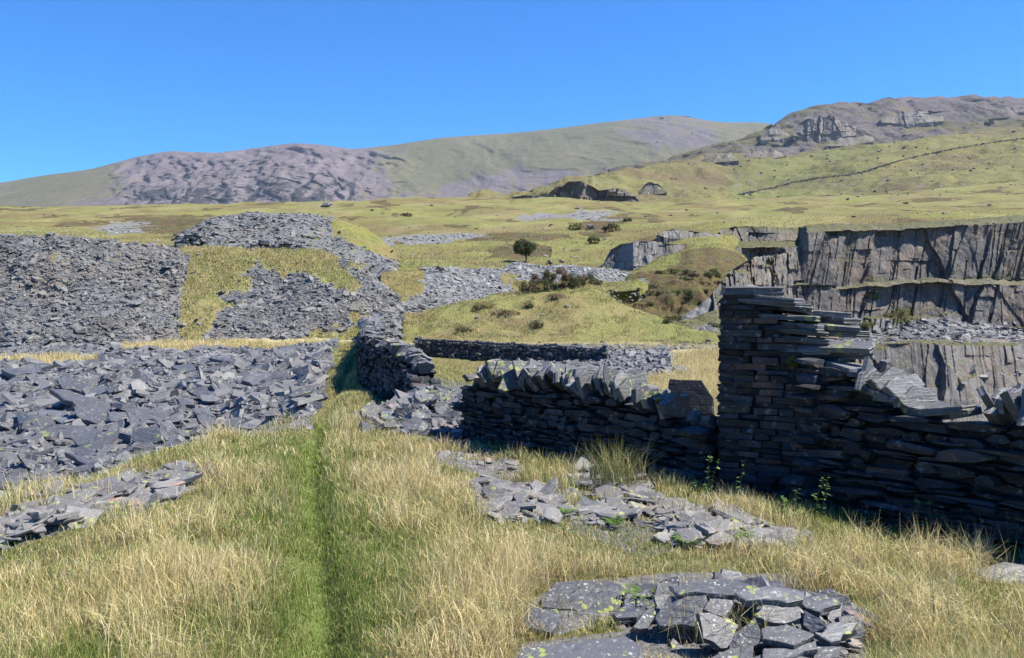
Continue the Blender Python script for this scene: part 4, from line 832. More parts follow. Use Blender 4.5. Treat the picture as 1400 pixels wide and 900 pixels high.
f3 = lambda t: np.interp(t, [0, .28, .5, .9, 1.5, 2.0, 4, 7], [1.36, 1.3, 1.12, 1.0, .95, 1.0, 1.02, 1.02])
w3, l3 = wall('dry_stone_wall', W3, f3, .5, (.028, .11), (.12, .55), 'high dry stone wall running out of the photo, right of the pillar', leanrow=.03, prot=.028, cope=[(.5, .95, .03, (.2, .3), (.04, .09), .5, M_cope), (1.5, Line(W3).len-.1, .01, (.24, .34), (.04, .1), .3, M_cope)])
f2 = lambda t: np.interp(t, [0, .6, 1.4, 3.8, 7.5, 14, 21], [.3, .8, .95, 1.02, 1.0, .85, .8])
w2, l2 = wall('dry_stone_wall', W2, f2, .6, (.06, .13), (.16, .5), 'dry stone wall going away along the path beyond the gap', cope=[(1.0, 9.5, .0, (.18, .26), (.05, .1), .3, M_cope), (9.5, 21, .3, (.25, .34), (.25, .4), .3, M_cope)])
f4 = lambda t: np.interp(t, [0, 3, 8, 12, 18], [.95, 1.1, 1.4, 1.7, 1.8])
w4, l4 = wall('dry_stone_wall', [(-5.9, 35.6), (-6.4, 39), (-7.1, 43), (-7.9, 49)], f4, .9, (.08, .16), (.2, .55), 'ruinous stretch of wall climbing to the tips at the far end of the path', matw=M_loose, prot=.08)
f5 = lambda t: np.interp(t, [0, 7, 9.3], [.86, .8, .55])
w5, l5 = wall('retaining_wall', [(-4.9, 42.3), (-1, 41.6), (2.5, 41.2), (4.7, 40.9)], f5, .6, (.09, .17), (.14, .32), 'dark retaining wall crossing the field behind the gap', matw=m_slate('shade_toned_wall_slate', (.02, .021, .025), (.11, .115, .125), .5, .1, 5, .02), prot=.06, jit=.25, square=.3)  # slate colour darkened to carry the shade on the cross wall's face
w6, l6 = wall('retaining_wall', [(6.6, 47.5), (9.5, 47.2), (12.8, 47)], lambda t: .25+0*t, .5, (.08, .12), (.2, .4), 'low kerb of stones under the knoll, left of the pillar', matw=M_loose, prot=.05, jit=.25, square=.3)
# ruin stub on the tip
def stub(px, py, d, n, hh, label):
    c = unp(px, py, d); P = c+rng.normal(0, 1, (n, 3))*[.55, .3, .0]; P[:, 2] = c[2]+rng.uniform(0, hh, n)
    o = empty('ruined_hut_wall', tuple(c)); tag(o, label, 'ruin'); V, Pl, T = scatter_slates(P, np.tile([0., 0, 1], (n, 1)), lsize(n, .5, .3, .25, .9), .12, k=6, th=(.2, .35)); mesh('stones', V, Pl, M_loose, o, attrs=dict(tint=T), loc=tuple(c))
stub(266, 337, 69, 110, 1.1, 'tumbled remains of a stone hut at the left end of the rear heap'); stub(357, 341, 68, 40, .5, 'small stone stub standing on the middle tip below the rear heap'); stub(396, 341, 68, 40, .6, 'second stone stub further right on the middle tip crest')

# ---- pillar ----
lp = Line(WP); P0, TT, WW = lp.at(.4); zb = float(zA(P0[0], P0[1])); pil = empty('stone_pillar', (P0[0], P0[1], zb)); tag(pil, 'tall squared slate pillar with stepped broken top, between the two walls', 'pillar')
if WW[1] > 0: WW = -WW
topz = lambda t: np.interp(t, [-.1, .40, .44, .56, .60, .68, .72, .80, .9], [1.62, 1.62, 1.56, 1.52, 1.42, 1.38, 1.28, 1.10, 1.05])   # world height
PD = .62; C = []; z = -.5; HX = []; HY = []; DD = []; ci = 0
while z < 1.62:
    h = rng.uniform(.038, .082); t = 0; W_ = .885; ci += 1; first = True
    while t < W_-.02:
        L = (rng.uniform(.3, .42) if ci % 2 else rng.uniform(.14, .22)) if first else rng.uniform(.12, .42)
        if W_-t-L < .1: L = W_-t
        tc = t+L/2
        if z+h*.7 < topz(tc+L*.15): C.append((tc-.02, z+h/2)); HX.append(L/2*.985); HY.append(h/2*rng.uniform(.93, .99)); DD.append(rng.normal(0, .008)+(.0 if not first else .004))
        t += L; first = False
    z += h
C = np.array(C); n = len(C); base3 = np.array([WP[0][0], WP[0][1], 0.]); T3 = unit(np.array([WP[1][0]-WP[0][0], WP[1][1]-WP[0][1], 0.])); W3_ = np.cross(T3, [0, 0, 1.]); W3_ = W3_ if W3_[1] < 0 else -W3_
def face_stones(org, Td, Wd, C, HX, HY, DD, depth=.2):
    n = len(C); cen = org+Td*C[:, :1]+np.array([0, 0, 1.])*C[:, 1:]+Wd*(np.array(DD)-depth/2)[:, None]
    a = rng.normal(0, .012, (n, 1)); A = Td*np.cos(a)+np.array([0, 0, 1.])*np.sin(a); N = unit(np.tile(Wd, (n, 1))+rng.normal(0, .03, (n, 3))); B = np.cross(N, A)
    return prisms(cen, A, B, N, np.array(HX), np.array(HY), np.full(n, depth), rect_outlines(n), rng.uniform(0, 1, n), chip=.955, rings=3)
parts = [face_stones(base3, T3, W3_, C, HX, HY, DD, .24)]
for org, Td, Wd, width, top_ in ((base3-T3*.02, -W3_, -T3, PD, lambda q: 1.60), (base3+T3*.865-W3_*0, -W3_, T3, PD, lambda q: 1.05), (base3-W3_*PD, T3, -W3_, .87, topz)):
    C = []; HX = []; HY = []; z = -.5
    while z < 1.6:
        h = rng.uniform(.038, .082); t = 0
        while t < width-.02:
            L = rng.uniform(.15, .4); L = width-t if width-t-L < .1 else L
            if z+h*.7 < top_(t+L/2): C.append((t+L/2, z+h/2)); HX.append(L/2*.985); HY.append(h/2*.97)
            t += L
        z += h
    parts.append(face_stones(org, Td, Wd, np.array(C), HX, HY, rng.normal(0, .012, len(C)), .2))
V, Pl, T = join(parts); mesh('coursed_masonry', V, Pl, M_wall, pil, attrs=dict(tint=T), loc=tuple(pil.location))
st_ = np.linspace(.06, .80, 12); V = []
for q in st_:
    for dz, dw in ((-.6, -.05), (-.6, -PD+.05), (None, -PD+.05), (None, -.05)):
        V.append(base3+T3*q+W3_*dw+np.array([0, 0, (topz(q+.06)-.06) if dz is None else dz]))
f = [(i*4+a, i*4+(a+1) % 4, i*4+4+(a+1) % 4, i*4+4+a) for i in range(11) for a in range(4)]+[(3, 2, 1, 0), (44, 45, 46, 47)]
mesh('core', np.array(V), np.array(f), M_wall, pil, attrs=dict(tint=np.zeros(48)), loc=tuple(pil.location))
def loose(t, w_, z, hx, hy, yaw, tl, th, label, parent=None, name='slate_slab', tint=None, group=None, nside=6):
    yaw = yaw*2.2+rng.normal(0, .12); tl = (tl[0]+rng.normal(0, .025), tl[1]+rng.normal(0, .02)); c = base3+T3*t-W3_*w_; c = np.array([c[0], c[1], z]); N = unit(np.array([tl[0], tl[1], 1.])); A = T3*math.cos(yaw)-W3_*math.sin(yaw); A = unit(A-N*(A@N)); B = np.cross(N, A)
    b = np.array([(1, -.85), (1.02, .1), (.9, .9), (0, 1), (-.9, .95), (-1, 0), (-.93, -.9), (0, -1)])*[hx, hy]*(1+rng.uniform(-.08, .08, (8, 1)))
    return slab_obj(name, rough_ring(b, 2, .02), A, B, N, c, th, M_cope, label, 'slate slab', group, 3, tint, parent)
# the stepped, overhanging slabs that belong to the pillar's broken top
loose(.24, .26, 1.705, .28, .27, 0.03, (.02, -.02), .085, None, pil, 'cap_slab', .25)
loose(.38, .26, 1.62, .34, .27, -.05, (.10, -.02), .06, None, pil, 'cap_slab', .5)
loose(.46, .25, 1.56, .33, .26, .08, (.09, .0), .045, None, pil, 'cap_slab', .7)
loose(.52, .30, 1.50, .34, .24, -.1, (.10, .03), .04, None, pil, 'cap_slab', .4)
loose(.62, .24, 1.43, .26, .26, .1, (.07, .02), .05, None, pil, 'cap_slab', .55)
loose(.68, .26, 1.36, .26, .24, -.06, (.04, .0), .05, None, pil, 'cap_slab', .7)
loose(.74, .24, 1.29, .24, .25, .04, (.05, .02), .05, None, pil, 'cap_slab', .3)
loose(.74, .27, 1.22, .30, .27, -.03, (.02, .0), .06, None, pil, 'cap_slab', .6)
loose(.78, .27, 1.12, .24, .28, .0, (.0, .0), .065, None, pil, 'cap_slab', .85)
GL = 'loose slabs piled on the wall beside the pillar'
for a in ((.90, .42, 1.47, .22, .2, .1, (.06, .02), .06, 'light grey pointed slab topmost on the loose stack right of the pillar', .8), (1.0, .45, 1.41, .2, .2, -.15, (.03, .02), .06, 'dark flat slab second from top of the loose stack right of the pillar', .3),
          (.95, .40, 1.35, .29, .22, .05, (.05, -.02), .055, 'wide thin slab in the middle of the loose stack', .5), (.98, .45, 1.28, .3, .26, .2, (.02, .02), .06, 'brown grey slab under the wide thin one in the loose stack', .45),
          (.98, .40, 1.18, .34, .24, -.1, (.03, .0), .08, 'thick slab near the bottom of the loose stack', .25), (1.02, .42, 1.10, .34, .27, .1, (.0, .0), .08, 'bottom slab of the loose stack resting on the wall', .4)):
    loose(*a[:8], a[8], tint=a[9], group=GL)
loose(1.02, .06, 1.17, .36, .085, -.04, (-.30, -.42), .05, 'long narrow slab balanced aslant between pillar and right wall', tint=.75, group=GL)
c = base3+T3*.84-W3_*.14; 
slab_obj('slate_slab', rough_ring([(-.15, -.016), (.15, -.016), (.15, .016), (-.15, .016)], 1, .0), unit(T3+np.array([0, 0, -.9])), -W3_, unit(np.cross(unit(T3+np.array([0, 0, -.9])), -W3_))*np.sign(np.cross(T3+np.array([0, 0, -.9]), -W3_)[2]), np.array([c[0], c[1], 1.28]), .02, M_cope, 'thin stick like sliver propped in front of the loose stack', 'slate slab', GL, 1, .6)
# slabs lying on the right-hand wall where its coping is gone
GW = 'fallen slabs on top of the right wall'
for t, s, w_, lean, lab, ti in ((.35, .26, 0, .15, 'whitish rounded slab lying on the right wall below the aslant slab', 1.), (.62, .2, .05, .3, 'lichen grey slab sloping down the right wall top', .6), (.95, .22, -.05, .2, 'thin slab tilted forward on the right wall top', .5),
                             (1.15, .24, .03, -.2, 'flat slab with pale edge on the right wall top', .4), (1.3, .2, -.04, -.25, 'small pale slab under the upright coping of the right wall', .85), (1.05, .16, -.1, .1, 'dark wedge on the right wall top near its middle gap', .1), (.78, .15, .1, 0, 'little grey block behind the sloping slab on the right wall', .7)):
    p, Tq, Wq = l3.at(t); z = float(zA(p[0], p[1]))+float(f3(t))+.07+(.1 if t < .5 else .03)*rng.random(); N = unit(np.array([0, 0, 1.])+Tq*lean-Wq*w_*2); A = unit(Tq-N*(Tq@N)); B = np.cross(N, A)
    slab_obj('slate_slab', rough_ring(outlines(1, 6, .18, .6)[0]*[s, s*.75], 2, .03), A, B, N, np.array([p[0], p[1], z])+Wq*w_, s*.28, M_cope, lab, 'slate slab', GW, 3, ti)
# dark slab tipped up at the pillar end of the low wall
p, Tq, Wq = l1.at(l1.len-.22); Wq = Wq if Wq[1] < 0 else -Wq; N = unit(Wq*.9+np.array([0, 0, .35])); A = unit(Tq-N*(Tq@N)); B = np.cross(N, A)
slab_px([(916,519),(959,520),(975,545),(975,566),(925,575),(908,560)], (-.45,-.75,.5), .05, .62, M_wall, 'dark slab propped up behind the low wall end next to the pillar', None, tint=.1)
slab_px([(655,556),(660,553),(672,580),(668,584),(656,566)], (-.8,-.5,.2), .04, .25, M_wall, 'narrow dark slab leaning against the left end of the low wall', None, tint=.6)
# rubble in the gap
def zR(x, y):
    c = np.array([-1.15, 13.6]); r = ((x-c[0])/.95)**2+((y-c[1])/1.5)**2; return zA(x, y)+.62*np.exp(-r)
GR = 'fallen wall slabs in the gap'
for i in range(95):
    x = rng.normal(-1.05, .55); y = rng.normal(13.0, .95)
    if y < 10.6: continue
    N = unit(np.array([rng.normal(.1, .3), rng.normal(-.3, .3), 1.])); A, B, N = [k[0] for k in frame(N[None], rng.uniform(0, 6.28, 1))]; s = rng.uniform(.1, .3)
    lab = 'fallen wall slab in the rubble of the gap' if i > 1 else ('rust red flat slab in the rubble of the gap' if i == 0 else 'dark flat slab at the front foot of the gap rubble')
    if i == 0: x, y, s, N = -.86, 12.2, .2, np.array([0, -.1, 1.])
    if i == 1: x, y, s, N = -1.3, 11.7, .2, np.array([0, -.1, 1.])
    N = unit(N); A, B, N = [k[0] for k in frame(N[None], rng.uniform(0, 6.28, 1) if i > 1 else np.array([.1]))]
    slab_obj('slate_slab', rough_ring(outlines(1, 5, .25, .5)[0]*[s, s*rng.uniform(.35, .8)], 2, .03), A, B, N, (x, y, float(zR(x, y))+.05), s*rng.uniform(.12, .3), M_cope if i else m_slate('rusty_slate', (.16, .07, .04), (.3, .16, .1), .2, 0, 12, .01), lab, 'slate slab', GR, tint=rng.random() if i != 1 else 0.)
n = 2200; x = rng.normal(-1.0, .8, n); y = rng.normal(13.2, 1.5, n); k_ = (y > 10.9) & (x > -2.1) & (x < .3); x, y = x[k_], y[k_]; P = np.stack([x, y, zR(x, y)], -1)
V, Pl, T = scatter_slates(P, np.tile([0., -.1, 1], (len(P), 1)), lsize(len(P), .15, .5, .05, .4), .35, k=6, th=(.1, .3))
o = mesh('slate_waste', V, Pl, M_cope, attrs=dict(tint=T)); tag(o, 'small slate rubble spilling out of the wall gap', 'slate waste', None, 'stuff')
# ================= grass =================
def blades(P, h, w, lean, col, curl=.5, bw=None):
    """5-vertex blades"""
    n = len(P); a = rng.uniform(0, 6.28, n); L = lean*np.abs(rng.normal(.6, .35, n)); la = rng.uniform(0, 6.28, n) if bw is None else rng.normal(bw, .9, n)
    dx = np.stack([np.cos(la), np.sin(la), np.zeros(n)], -1); side = np.stack([np.cos(a), np.sin(a), np.zeros(n)], -1)*(w/2)[:, None]
    up = np.array([0, 0, 1.]); s1 = np.sin(L*.6)[:, None]; c1 = np.cos(L*.6)[:, None]; m = P+(dx*s1+up*c1)*(h*.55)[:, None]
    L2 = L*(1+curl*1.5); t = m+(dx*np.sin(L2)[:, None]+up*np.cos(L2)[:, None])*(h*.5)[:, None]
    V = np.stack([P-side, P+side, m+side*.75, m-side*.75, t], 1).reshape(-1, 3); o = np.arange(n)*5
    q = np.stack([o, o+1, o+2, o+3], 1); tr = np.stack([o+3, o+2, o+4], 1)
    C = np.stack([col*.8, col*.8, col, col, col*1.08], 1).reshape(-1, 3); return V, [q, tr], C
def grass_mesh(name, parts, label, mat=None, kind='stuff', cat='grass', parent=None, loc=None):
    V = []; P = []; C = []; o = 0
    for v, p, c in parts: V.append(v); P += [q+o for q in p]; C.append(c); o += len(v)
    ob = mesh(name, np.concatenate(V), P, mat or M_blade, parent, attrs=dict(col=np.concatenate(C)), loc=loc)
    if parent is None: tag(ob, label, cat, kind=kind)
    return ob
def wall_clear(x, y):
    return np.minimum(np.minimum(seg_dist(W1, x, y), seg_dist(W3, x, y)), np.minimum(seg_dist(WP, x, y)+.0, seg_dist(W2, x, y)-.05))
def grass_pts(n, d0, d1, p0, p1, pw=1.0):
    d = np.exp(rng.uniform(math.log(d0), math.log(d1), n)) if pw == 1 else d0+(d1-d0)*rng.random(n)
    q = rng.uniform(p0, p1, n); x = (q-700)/F*d; return x, d, q
STRAW = np.array([(.64, .54, .28), (.57, .47, .22), (.46, .35, .17), (.70, .62, .38)]); GREEN = np.array([(.17, .24, .045), (.13, .20, .035), (.25, .30, .08), (.32, .33, .12)])
def colr(n, fs, br=1.):
    s = rng.random(n) < fs; c = np.where(s[:, None], STRAW[rng.integers(0, 4, n)], GREEN[rng.integers(0, 4, n)]); return c*rng.uniform(.75, 1.2, (n, 1))*br
def near_grass(n, d0, d1, hs, seed, wb):
    x, d, q = grass_pts(n, d0, d1, -120, 1520)
    z = zA(x, d); P = np.stack([x, d, z], -1); px, py = proj(P); nz = fbm(x*1.1, d*1.1, s=seed); n2 = fbm(x*4, d*4, s=seed+1); n3 = fbm(x*.35, d*.35, s=seed+2)
    pd = path_dist(x+n2*.05, d); pd = pd*(1+.5*nz+.35*n3); out = in_outc(px+n2*10, py+n2*5)&(d < 14)&((brk(x, d) > -.1) | in_outc(px, py, 'ghi')); onp = np.exp(-(pd/.15)**2); wc = wall_clear(x, d)
    be = d < edge_d(q)-.15+nz*.3; keep = be & (wc > .2) & ~((d < 20) & pip([(548, 590), (570, 570), (590, 500), (660, 500), (670, 600), (620, 612)], px, py))
    keep &= ~out | (rng.random(n) < .06)
    keep &= ~((q > 1000) & (seg_dist(W3, x, d) > .25) & (x*.75+d*.66 > 7.85))   # turf beyond the right wall is out of sight
    keep &= rng.random(n) < np.clip(.75+n2*1.3, .12, 1)
    x, d, P, nz, n2, n3, onp, wc, pd = [k[keep] for k in (x, d, P, nz, n2, n3, onp, wc, pd)]; m = len(x)
    tall = np.clip(.75+nz*.8+n3*.6, .35, 1.5); near_o = np.ones(m)
    kx, ky = proj(P)
    for s_ in (.12, .25): 
        mm = in_outc(kx, ky-s_*F/d) & (d < 13); near_o = np.where(mm, near_o*.6, near_o)
    edge = ss(0., .8, edge_d(700+F*P[:, 0]/P[:, 1])-d)
    h = hs*tall*rng.uniform(.45, 1.2, m)*(1-.62*onp)*(1-.3*ss(.8, .25, wc))*near_o
    fs = np.clip(.56+nz*.9+n3*.5-.75*np.exp(-(pd/.15)**2)-.16*np.exp(-(pd/.45)**2)-.45*ss(.9, .2, wc), .04, .97)
    fs *= (.55+.45*edge); h *= np.clip(h*0+.65+.35*ss(20, 9, d), 0, 1)
    wl = .0035*(d/5)**.75*rng.uniform(.6, 1.4, m)*wb; return blades(P, h, wl, .75, colr(m, fs), bw=None)
g1 = near_grass(330000, 2.9, 15, .235, 11, 1.0)
g1b = near_grass(190000, 2.9, 13, .12, 15, 1.5)       # short under layer
g2 = near_grass(90000, 10, 32, .17, 12, 1.1)
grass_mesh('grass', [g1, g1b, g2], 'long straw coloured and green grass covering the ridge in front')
# tussock clumps of pale long grass
n = 260; x, d, q = grass_pts(n, 3.4, 13, -80, 1480); px, py = proj(np.stack([x, d, zA(x, d)], -1))
ok = (d < edge_d(q)-.3) & (wall_clear(x, d) > .45) & ~in_outc(px, py) & ~in_outc(px, py-150/d) & ~in_outc(px, py-300/d) & (path_dist(x, d) > .55) & ~((q > 1000) & (x*.75+d*.66 > 7.7)); x, d = x[ok], d[ok]
parts = []
for a, b in zip(x, d):
    m = int(rng.uniform(90, 190)); r = rng.normal(0, .07, (m, 2)); P = np.stack([a+r[:, 0], b+r[:, 1], zA(a+r[:, 0], b+r[:, 1])], -1); parts.append(blades(P, rng.uniform(.18, .36)*rng.uniform(.6, 1.1, m), .0036*(b/5)**.75*rng.uniform(.6, 1.3, m), 1.15, colr(m, .85, 1.05), .8))
for cx, cy, hh in ((1120, 800, .34), (1230, 830, .34), (1300, 790, .38), (560, 720, .3), (700, 770, .32), (200, 740, .3), (1180, 770, .36), (980, 870, .3), (1270, 880, .4), (640, 850, .34)):
    c = gp(cx, cy)[0]; m = 420; r = rng.normal(0, .12, (m, 2)); P = np.stack([c[0]+r[:, 0], c[1]+r[:, 1], zA(c[0]+r[:, 0], c[1]+r[:, 1])], -1); parts.append(blades(P, hh*rng.uniform(.6, 1.15, m), .0036*rng.uniform(.7, 1.3, m), 1.2, colr(m, .9, 1.08), .9))
grass_mesh('grass', parts, 'pale arching grass tussocks standing out of the ridge turf', kind='stuff')
# dry grass strips beyond the hollow and the field behind the walls
def far_grass(n, d0, d1, p0, p1, h, fs, cond=None, br=1.):
    x, d, q = grass_pts(n, d0, d1, p0, p1, 0); z = zA(x, d); k = wall_clear(x, d) > .3
    if cond is not None: k &= cond(x, d, q)
    x, d, z = x[k], d[k], z[k]; P = np.stack([x, d, z], -1); m = len(x); return blades(P, h*rng.uniform(.5, 1.2, m), .011*(d/25)*rng.uniform(.6, 1.3, m), .7, colr(m, fs, br))
grass_mesh('grass', [far_grass(9000, 30, 33, -300, 132, .28, .95), far_grass(14000, 39.6, 44, 165, 500, .28, .95), far_grass(4000, 36, 43, 350, 505, .2, .6)], 'straw coloured grass strips between the slate of the hollow and the tips')
grass_mesh('grass', [far_grass(60000, 11.5, 38, 830, 1080, .3, .93, lambda x, d, q: q > 935-(d-24)*1.5-(d < 24)*80), far_grass(14000, 14, 41, 560, 700, .16, .35), far_grass(12000, 42.4, 47, 540, 1040, .22, .95), far_grass(26000, 13.5, 34, 448, 508, .1, .5, lambda x, d, q: d < edge_d(q))], 'dry pale grass in the field behind the low wall')
def loft_grass(name, n, h, w0, fs, label, wfn=None, br=1.):
    G, A = TERR[name]; s = blur(A['slate'].reshape(G.shape[:2]))+fbm(G[..., 0]*1.2, G[..., 1]*1.2, G[..., 2]*1.2, s=302)*.3; he = A['heath'].reshape(G.shape[:2]); X_, Y_ = proj(G); w_ = np.clip(.6-s, 0, 1)*(1-.8*he)*((X_ > -60) & (X_ < 1460))
    if wfn is not None: w_ = w_*wfn(G, X_, Y_)
    P, N = sample_grid(G, w_, n); d = P[:, 1]; nz = fbm(P[:, 0]*.5, P[:, 1]*.5, s=61); k = rng.random(n) < np.clip(.7+nz*1.2, .1, 1); P, d, nz = P[k], d[k], nz[k]; m = len(P)
    return grass_mesh('grass', [blades(P, h*rng.uniform(.4, 1.2, m), w0*rng.uniform(.6, 1.4, m), .8, colr(m, np.clip(fs+nz*.8, 0, 1), br))], label)
loft_grass('grassy_knoll', 100000, .095, .014, .4, 'short turf on the round knoll', lambda G, X, Y: (np.arange(G.shape[1]) < 72)[None]*1., .8)
loft_grass('grassy_knoll', 34000, .24, .02, .55, 'longer grass tufts standing on the round knoll', lambda G, X, Y: (np.arange(G.shape[1]) < 72)[None]*(fbm(G[..., 0]*.9, G[..., 1]*.9, s=640) > .12), .85)
loft_grass('middle_slate_tip', 26000, .2, .028, .5, 'turf creeping over the middle tip', lambda G, X, Y: (np.arange(G.shape[1]) < 96)[None]*TURF_MID, .85)
loft_grass('pale_slate_slope', 16000, .16, .028, .5, 'turf patches on the pale slate slope', None, .8)
loft_grass('heather_spur', 26000, .2, .035, .5, 'short grass on the green spur top', None, .7)
loft_grass('moor', 80000, .26, .06, .48, 'rough moor grass behind the knoll and tips', lambda G, X, Y: (G[..., 1] > 62)*(G[..., 1] < 190)*(1/(G[..., 1]/80)**2), .75)

# ================= leafy plants =================
def leaf_quads(C, N, T, L, W, col):
    """pointed leaves: 6 vertices"""
    n = len(C); T = unit(T); B = unit(np.cross(N, T)); N = np.cross(T, B); L = L[:, None]; W = W[:, None]
    V = np.stack([C, C+T*L*.35+B*W*.5+N*W*.12, C+T*L*.75+B*W*.33, C+T*L, C+T*L*.75-B*W*.33, C+T*L*.35-B*W*.5+N*W*.12], 1).reshape(-1, 3)
    o = (np.arange(n)*6)[:, None]+np.arange(6)[None]; return V, [o], np.repeat(col, 6, 0)
def tube(pts, rad, k=6):
    pts = np.array(pts, float); n = len(pts); T = unit(np.gradient(pts, axis=0)); A = unit(np.cross(T, [.3, .9, .1])); B = np.cross(T, A); a = np.arange(k)*2*np.pi/k
    V = pts[:, None]+(A[:, None]*np.cos(a)[None, :, None]+B[:, None]*np.sin(a)[None, :, None])*np.asarray(rad, float)[:, None, None]
    j = np.arange(k); jn = (j+1) % k; F_ = np.concatenate([np.stack([r*k+j, r*k+jn, (r+1)*k+jn, (r+1)*k+j], 1) for r in range(n-1)]); return V.reshape(-1, 3), F_
def tubes(lst, name, mat, parent, loc):
    V = []; F_ = []; o = 0
    for v, f in lst: V.append(v); F_.append(f+o); o += len(v)
    V = np.concatenate(V); return mesh(name, V, np.concatenate(F_), mat, parent, attrs=dict(col=np.tile((.10, .09, .05), (len(V), 1))), smooth=True, loc=loc)
GP = 'leafy weeds along the foot of the walls'
def weed(px, py, h, label, dense=1., lf=.06, col=(.10, .19, .055), back=.0):
    c = gp(px, py+12)[0]; c[2] = zA(c[0], c[1]); h = h*1.15; e = empty('leafy_weed', c); tag(e, label, 'plant', GP); lst = []; LV = []
    for s in range(int(rng.integers(1, 4))):
        hh = h*rng.uniform(.7, 1); b = c+np.array([rng.normal(0, .03), rng.normal(0, .03), -.02]); k = rng.normal(0, .12, 2); t = np.linspace(0, 1, 6)
        P = b+np.stack([k[0]*t**2*hh, k[1]*t**2*hh, t*hh], -1); lst.append(tube(P, .004*(1-.7*t)+.001, 5)); m = int(22*hh/.45*dense); tt = rng.uniform(.15, 1, m); C = b+np.stack([k[0]*tt**2*hh, k[1]*tt**2*hh, tt*hh], -1)
        a = rng.uniform(0, 6.28, m); T = np.stack([np.cos(a), np.sin(a), rng.uniform(-.3, .5, m)], -1); N = np.tile([0, 0, 1.], (m, 1))+rng.normal(0, .3, (m, 3)); LV.append(leaf_quads(C, N, T, lf*rng.uniform(.5, 1.2, m)*(1.1-.5*tt), lf*.5*rng.uniform(.6, 1.1, m), np.array(col)*rng.uniform(.7, 1.5, (m, 1))))
    tubes(lst, 'stem', M_leaf, e, tuple(c)); grass_mesh('leaves', LV, '', M_leaf, parent=e, loc=tuple(c)); return e
for a in ((968, 672, .42, 'tall thin weed where the low wall meets the pillar', .9), (1010, 676, .5, 'spindly tall weed in front of the pillar left half', .5), (942, 672, .2, 'short bushy weed at the low wall end', 1.4), (1068, 700, .22, 'leafy weed at the foot of the pillar right half', 1.5), (1092, 702, .26, 'broad leaved weed under the pillar right corner', 1.6), (1118, 706, .4, 'tall weed just right of the pillar corner', 1.), (1232, 722, .34, 'thin stalk weed first in the right wall group', .6),
          (1262, 728, .42, 'leafiest tall weed under the right wall', 1.5), (1282, 730, .34, 'second leafy weed under the right wall, right of the leafiest', 1.3), (1302, 735, .36, 'round leaved weed last of the leafy group under the right wall', 1.5), (1348, 745, .38, 'brown bare stalk weed under the right wall', .4), (1380, 750, .34, 'dark stalk weed nearest the right edge', .5), (900, 655, .18, 'small weed under the middle of the low wall', 1.2)):
    weed(*a)
GF = 'small bright green ferns between the slates'
def fern(px, py, r, label):
    c = gp(px, py)[0]; c[2] = zA(c[0], c[1])+.02; e = empty('parsley_fern', c); tag(e, label, 'fern', GF)
    for f in range(11):
        a = f/11*6.28+rng.normal(0, .2); t = np.linspace(0, 1, 9); L = r*rng.uniform(.7, 1.1); R = np.stack([np.cos(a)*t*L, np.sin(a)*t*L, L*(1.1*t-.75*t*t)], -1)+c; LV = []
        for s in (-1, 1):
            T = np.tile([math.cos(a+s*1.1), math.sin(a+s*1.1), .25], (8, 1)); LV.append(leaf_quads(R[1:], np.tile([0, 0, 1.], (8, 1)), T, L*.34*(1.15-t[1:]), L*.16*(1.1-t[1:]*.6), np.tile((.11, .19, .03), (8, 1))*rng.uniform(.7, 1.2, (8, 1))))
        grass_mesh('frond', LV, '', M_leaf, parent=e, loc=tuple(c))
for a in ((880, 826, .13, 'bright green fern between the notched slab and the heap'), (775, 708, .1, 'bright green fern on the layered outcrop'), (840, 722, .12, 'dark and light green fern in a hole of the layered outcrop'), (940, 742, .14, 'fern tuft at the right end of the layered outcrop'), (1015, 742, .12, 'fern beside the pale stones right of the layered outcrop'), (574, 606, .15, 'green fern tuft on the turf in front of the gap'), (560, 585, .12, 'little fern at the left foot of the gap rubble')): fern(*a)
# rush tussock
def tussock(px, py, h, m, sp, label, fs, name='rush_tussock'):
    c = gp(px, py)[0]; c[2] = zA(c[0], c[1]); r = rng.normal(0, sp, (m, 2)); P = np.stack([c[0]+r[:, 0], c[1]+r[:, 1], zA(c[0]+r[:, 0], c[1]+r[:, 1])], -1)
    o = grass_mesh(name, [blades(P, h*rng.uniform(.5, 1.1, m), .006*rng.uniform(.7, 1.3, m), .6, colr(m, fs, .7), .35)], '', loc=tuple(c)); tag(o, label, 'tussock')
tussock(842, 668, .5, 420, .13, 'tall olive rush tussock in front of the low wall', .45); tussock(705, 612, .22, 200, .2, 'thin brown grass tuft at the left foot of the low wall', .9, 'grass_tuft'); tussock(770, 625, .2, 160, .12, 'brown dry tuft at the wall foot left of the rush tussock', .95, 'grass_tuft')
# cushion plant on the pillar
c = base3+T3*.68+W3_*.02; c[2] = 1.0; m = 260; v_ = unit(rng.normal(0, 1, (m, 3))); P = c+v_*[.045, .045, .045]; o = grass_mesh('cushion_plant', [leaf_quads(P, v_, unit(v_+rng.normal(0, .6, (m, 3))), np.full(m, .022), np.full(m, .014), np.tile((.12, .14, .03), (m, 1))*rng.uniform(.6, 1.4, (m, 1)))], '', M_leaf, loc=tuple(c)); tag(o, 'small yellow green cushion plant growing in a joint near the pillar top', 'plant')

# ================= ray casting on the finished land =================
_v = []; _f = []; _o = 0
for k_, (G, A) in TERR.items():
    g = gridfaces(*G.shape[:2]); _v.append(G.reshape(-1, 3)); _f.append(g+_o); _o += G.shape[0]*G.shape[1]
_V = np.concatenate(_v); _F = np.concatenate(_f); BV = BVHTree.FromPolygons([tuple(q) for q in _V], [tuple(q) for q in _F])
def hit(px, py):
    a, c = ray(px, py); r = BV.ray_cast(Vector((0, 0, EYE)), Vector((float(a), 1, float(c))).normalized(), 9000); return r[0], r[1]
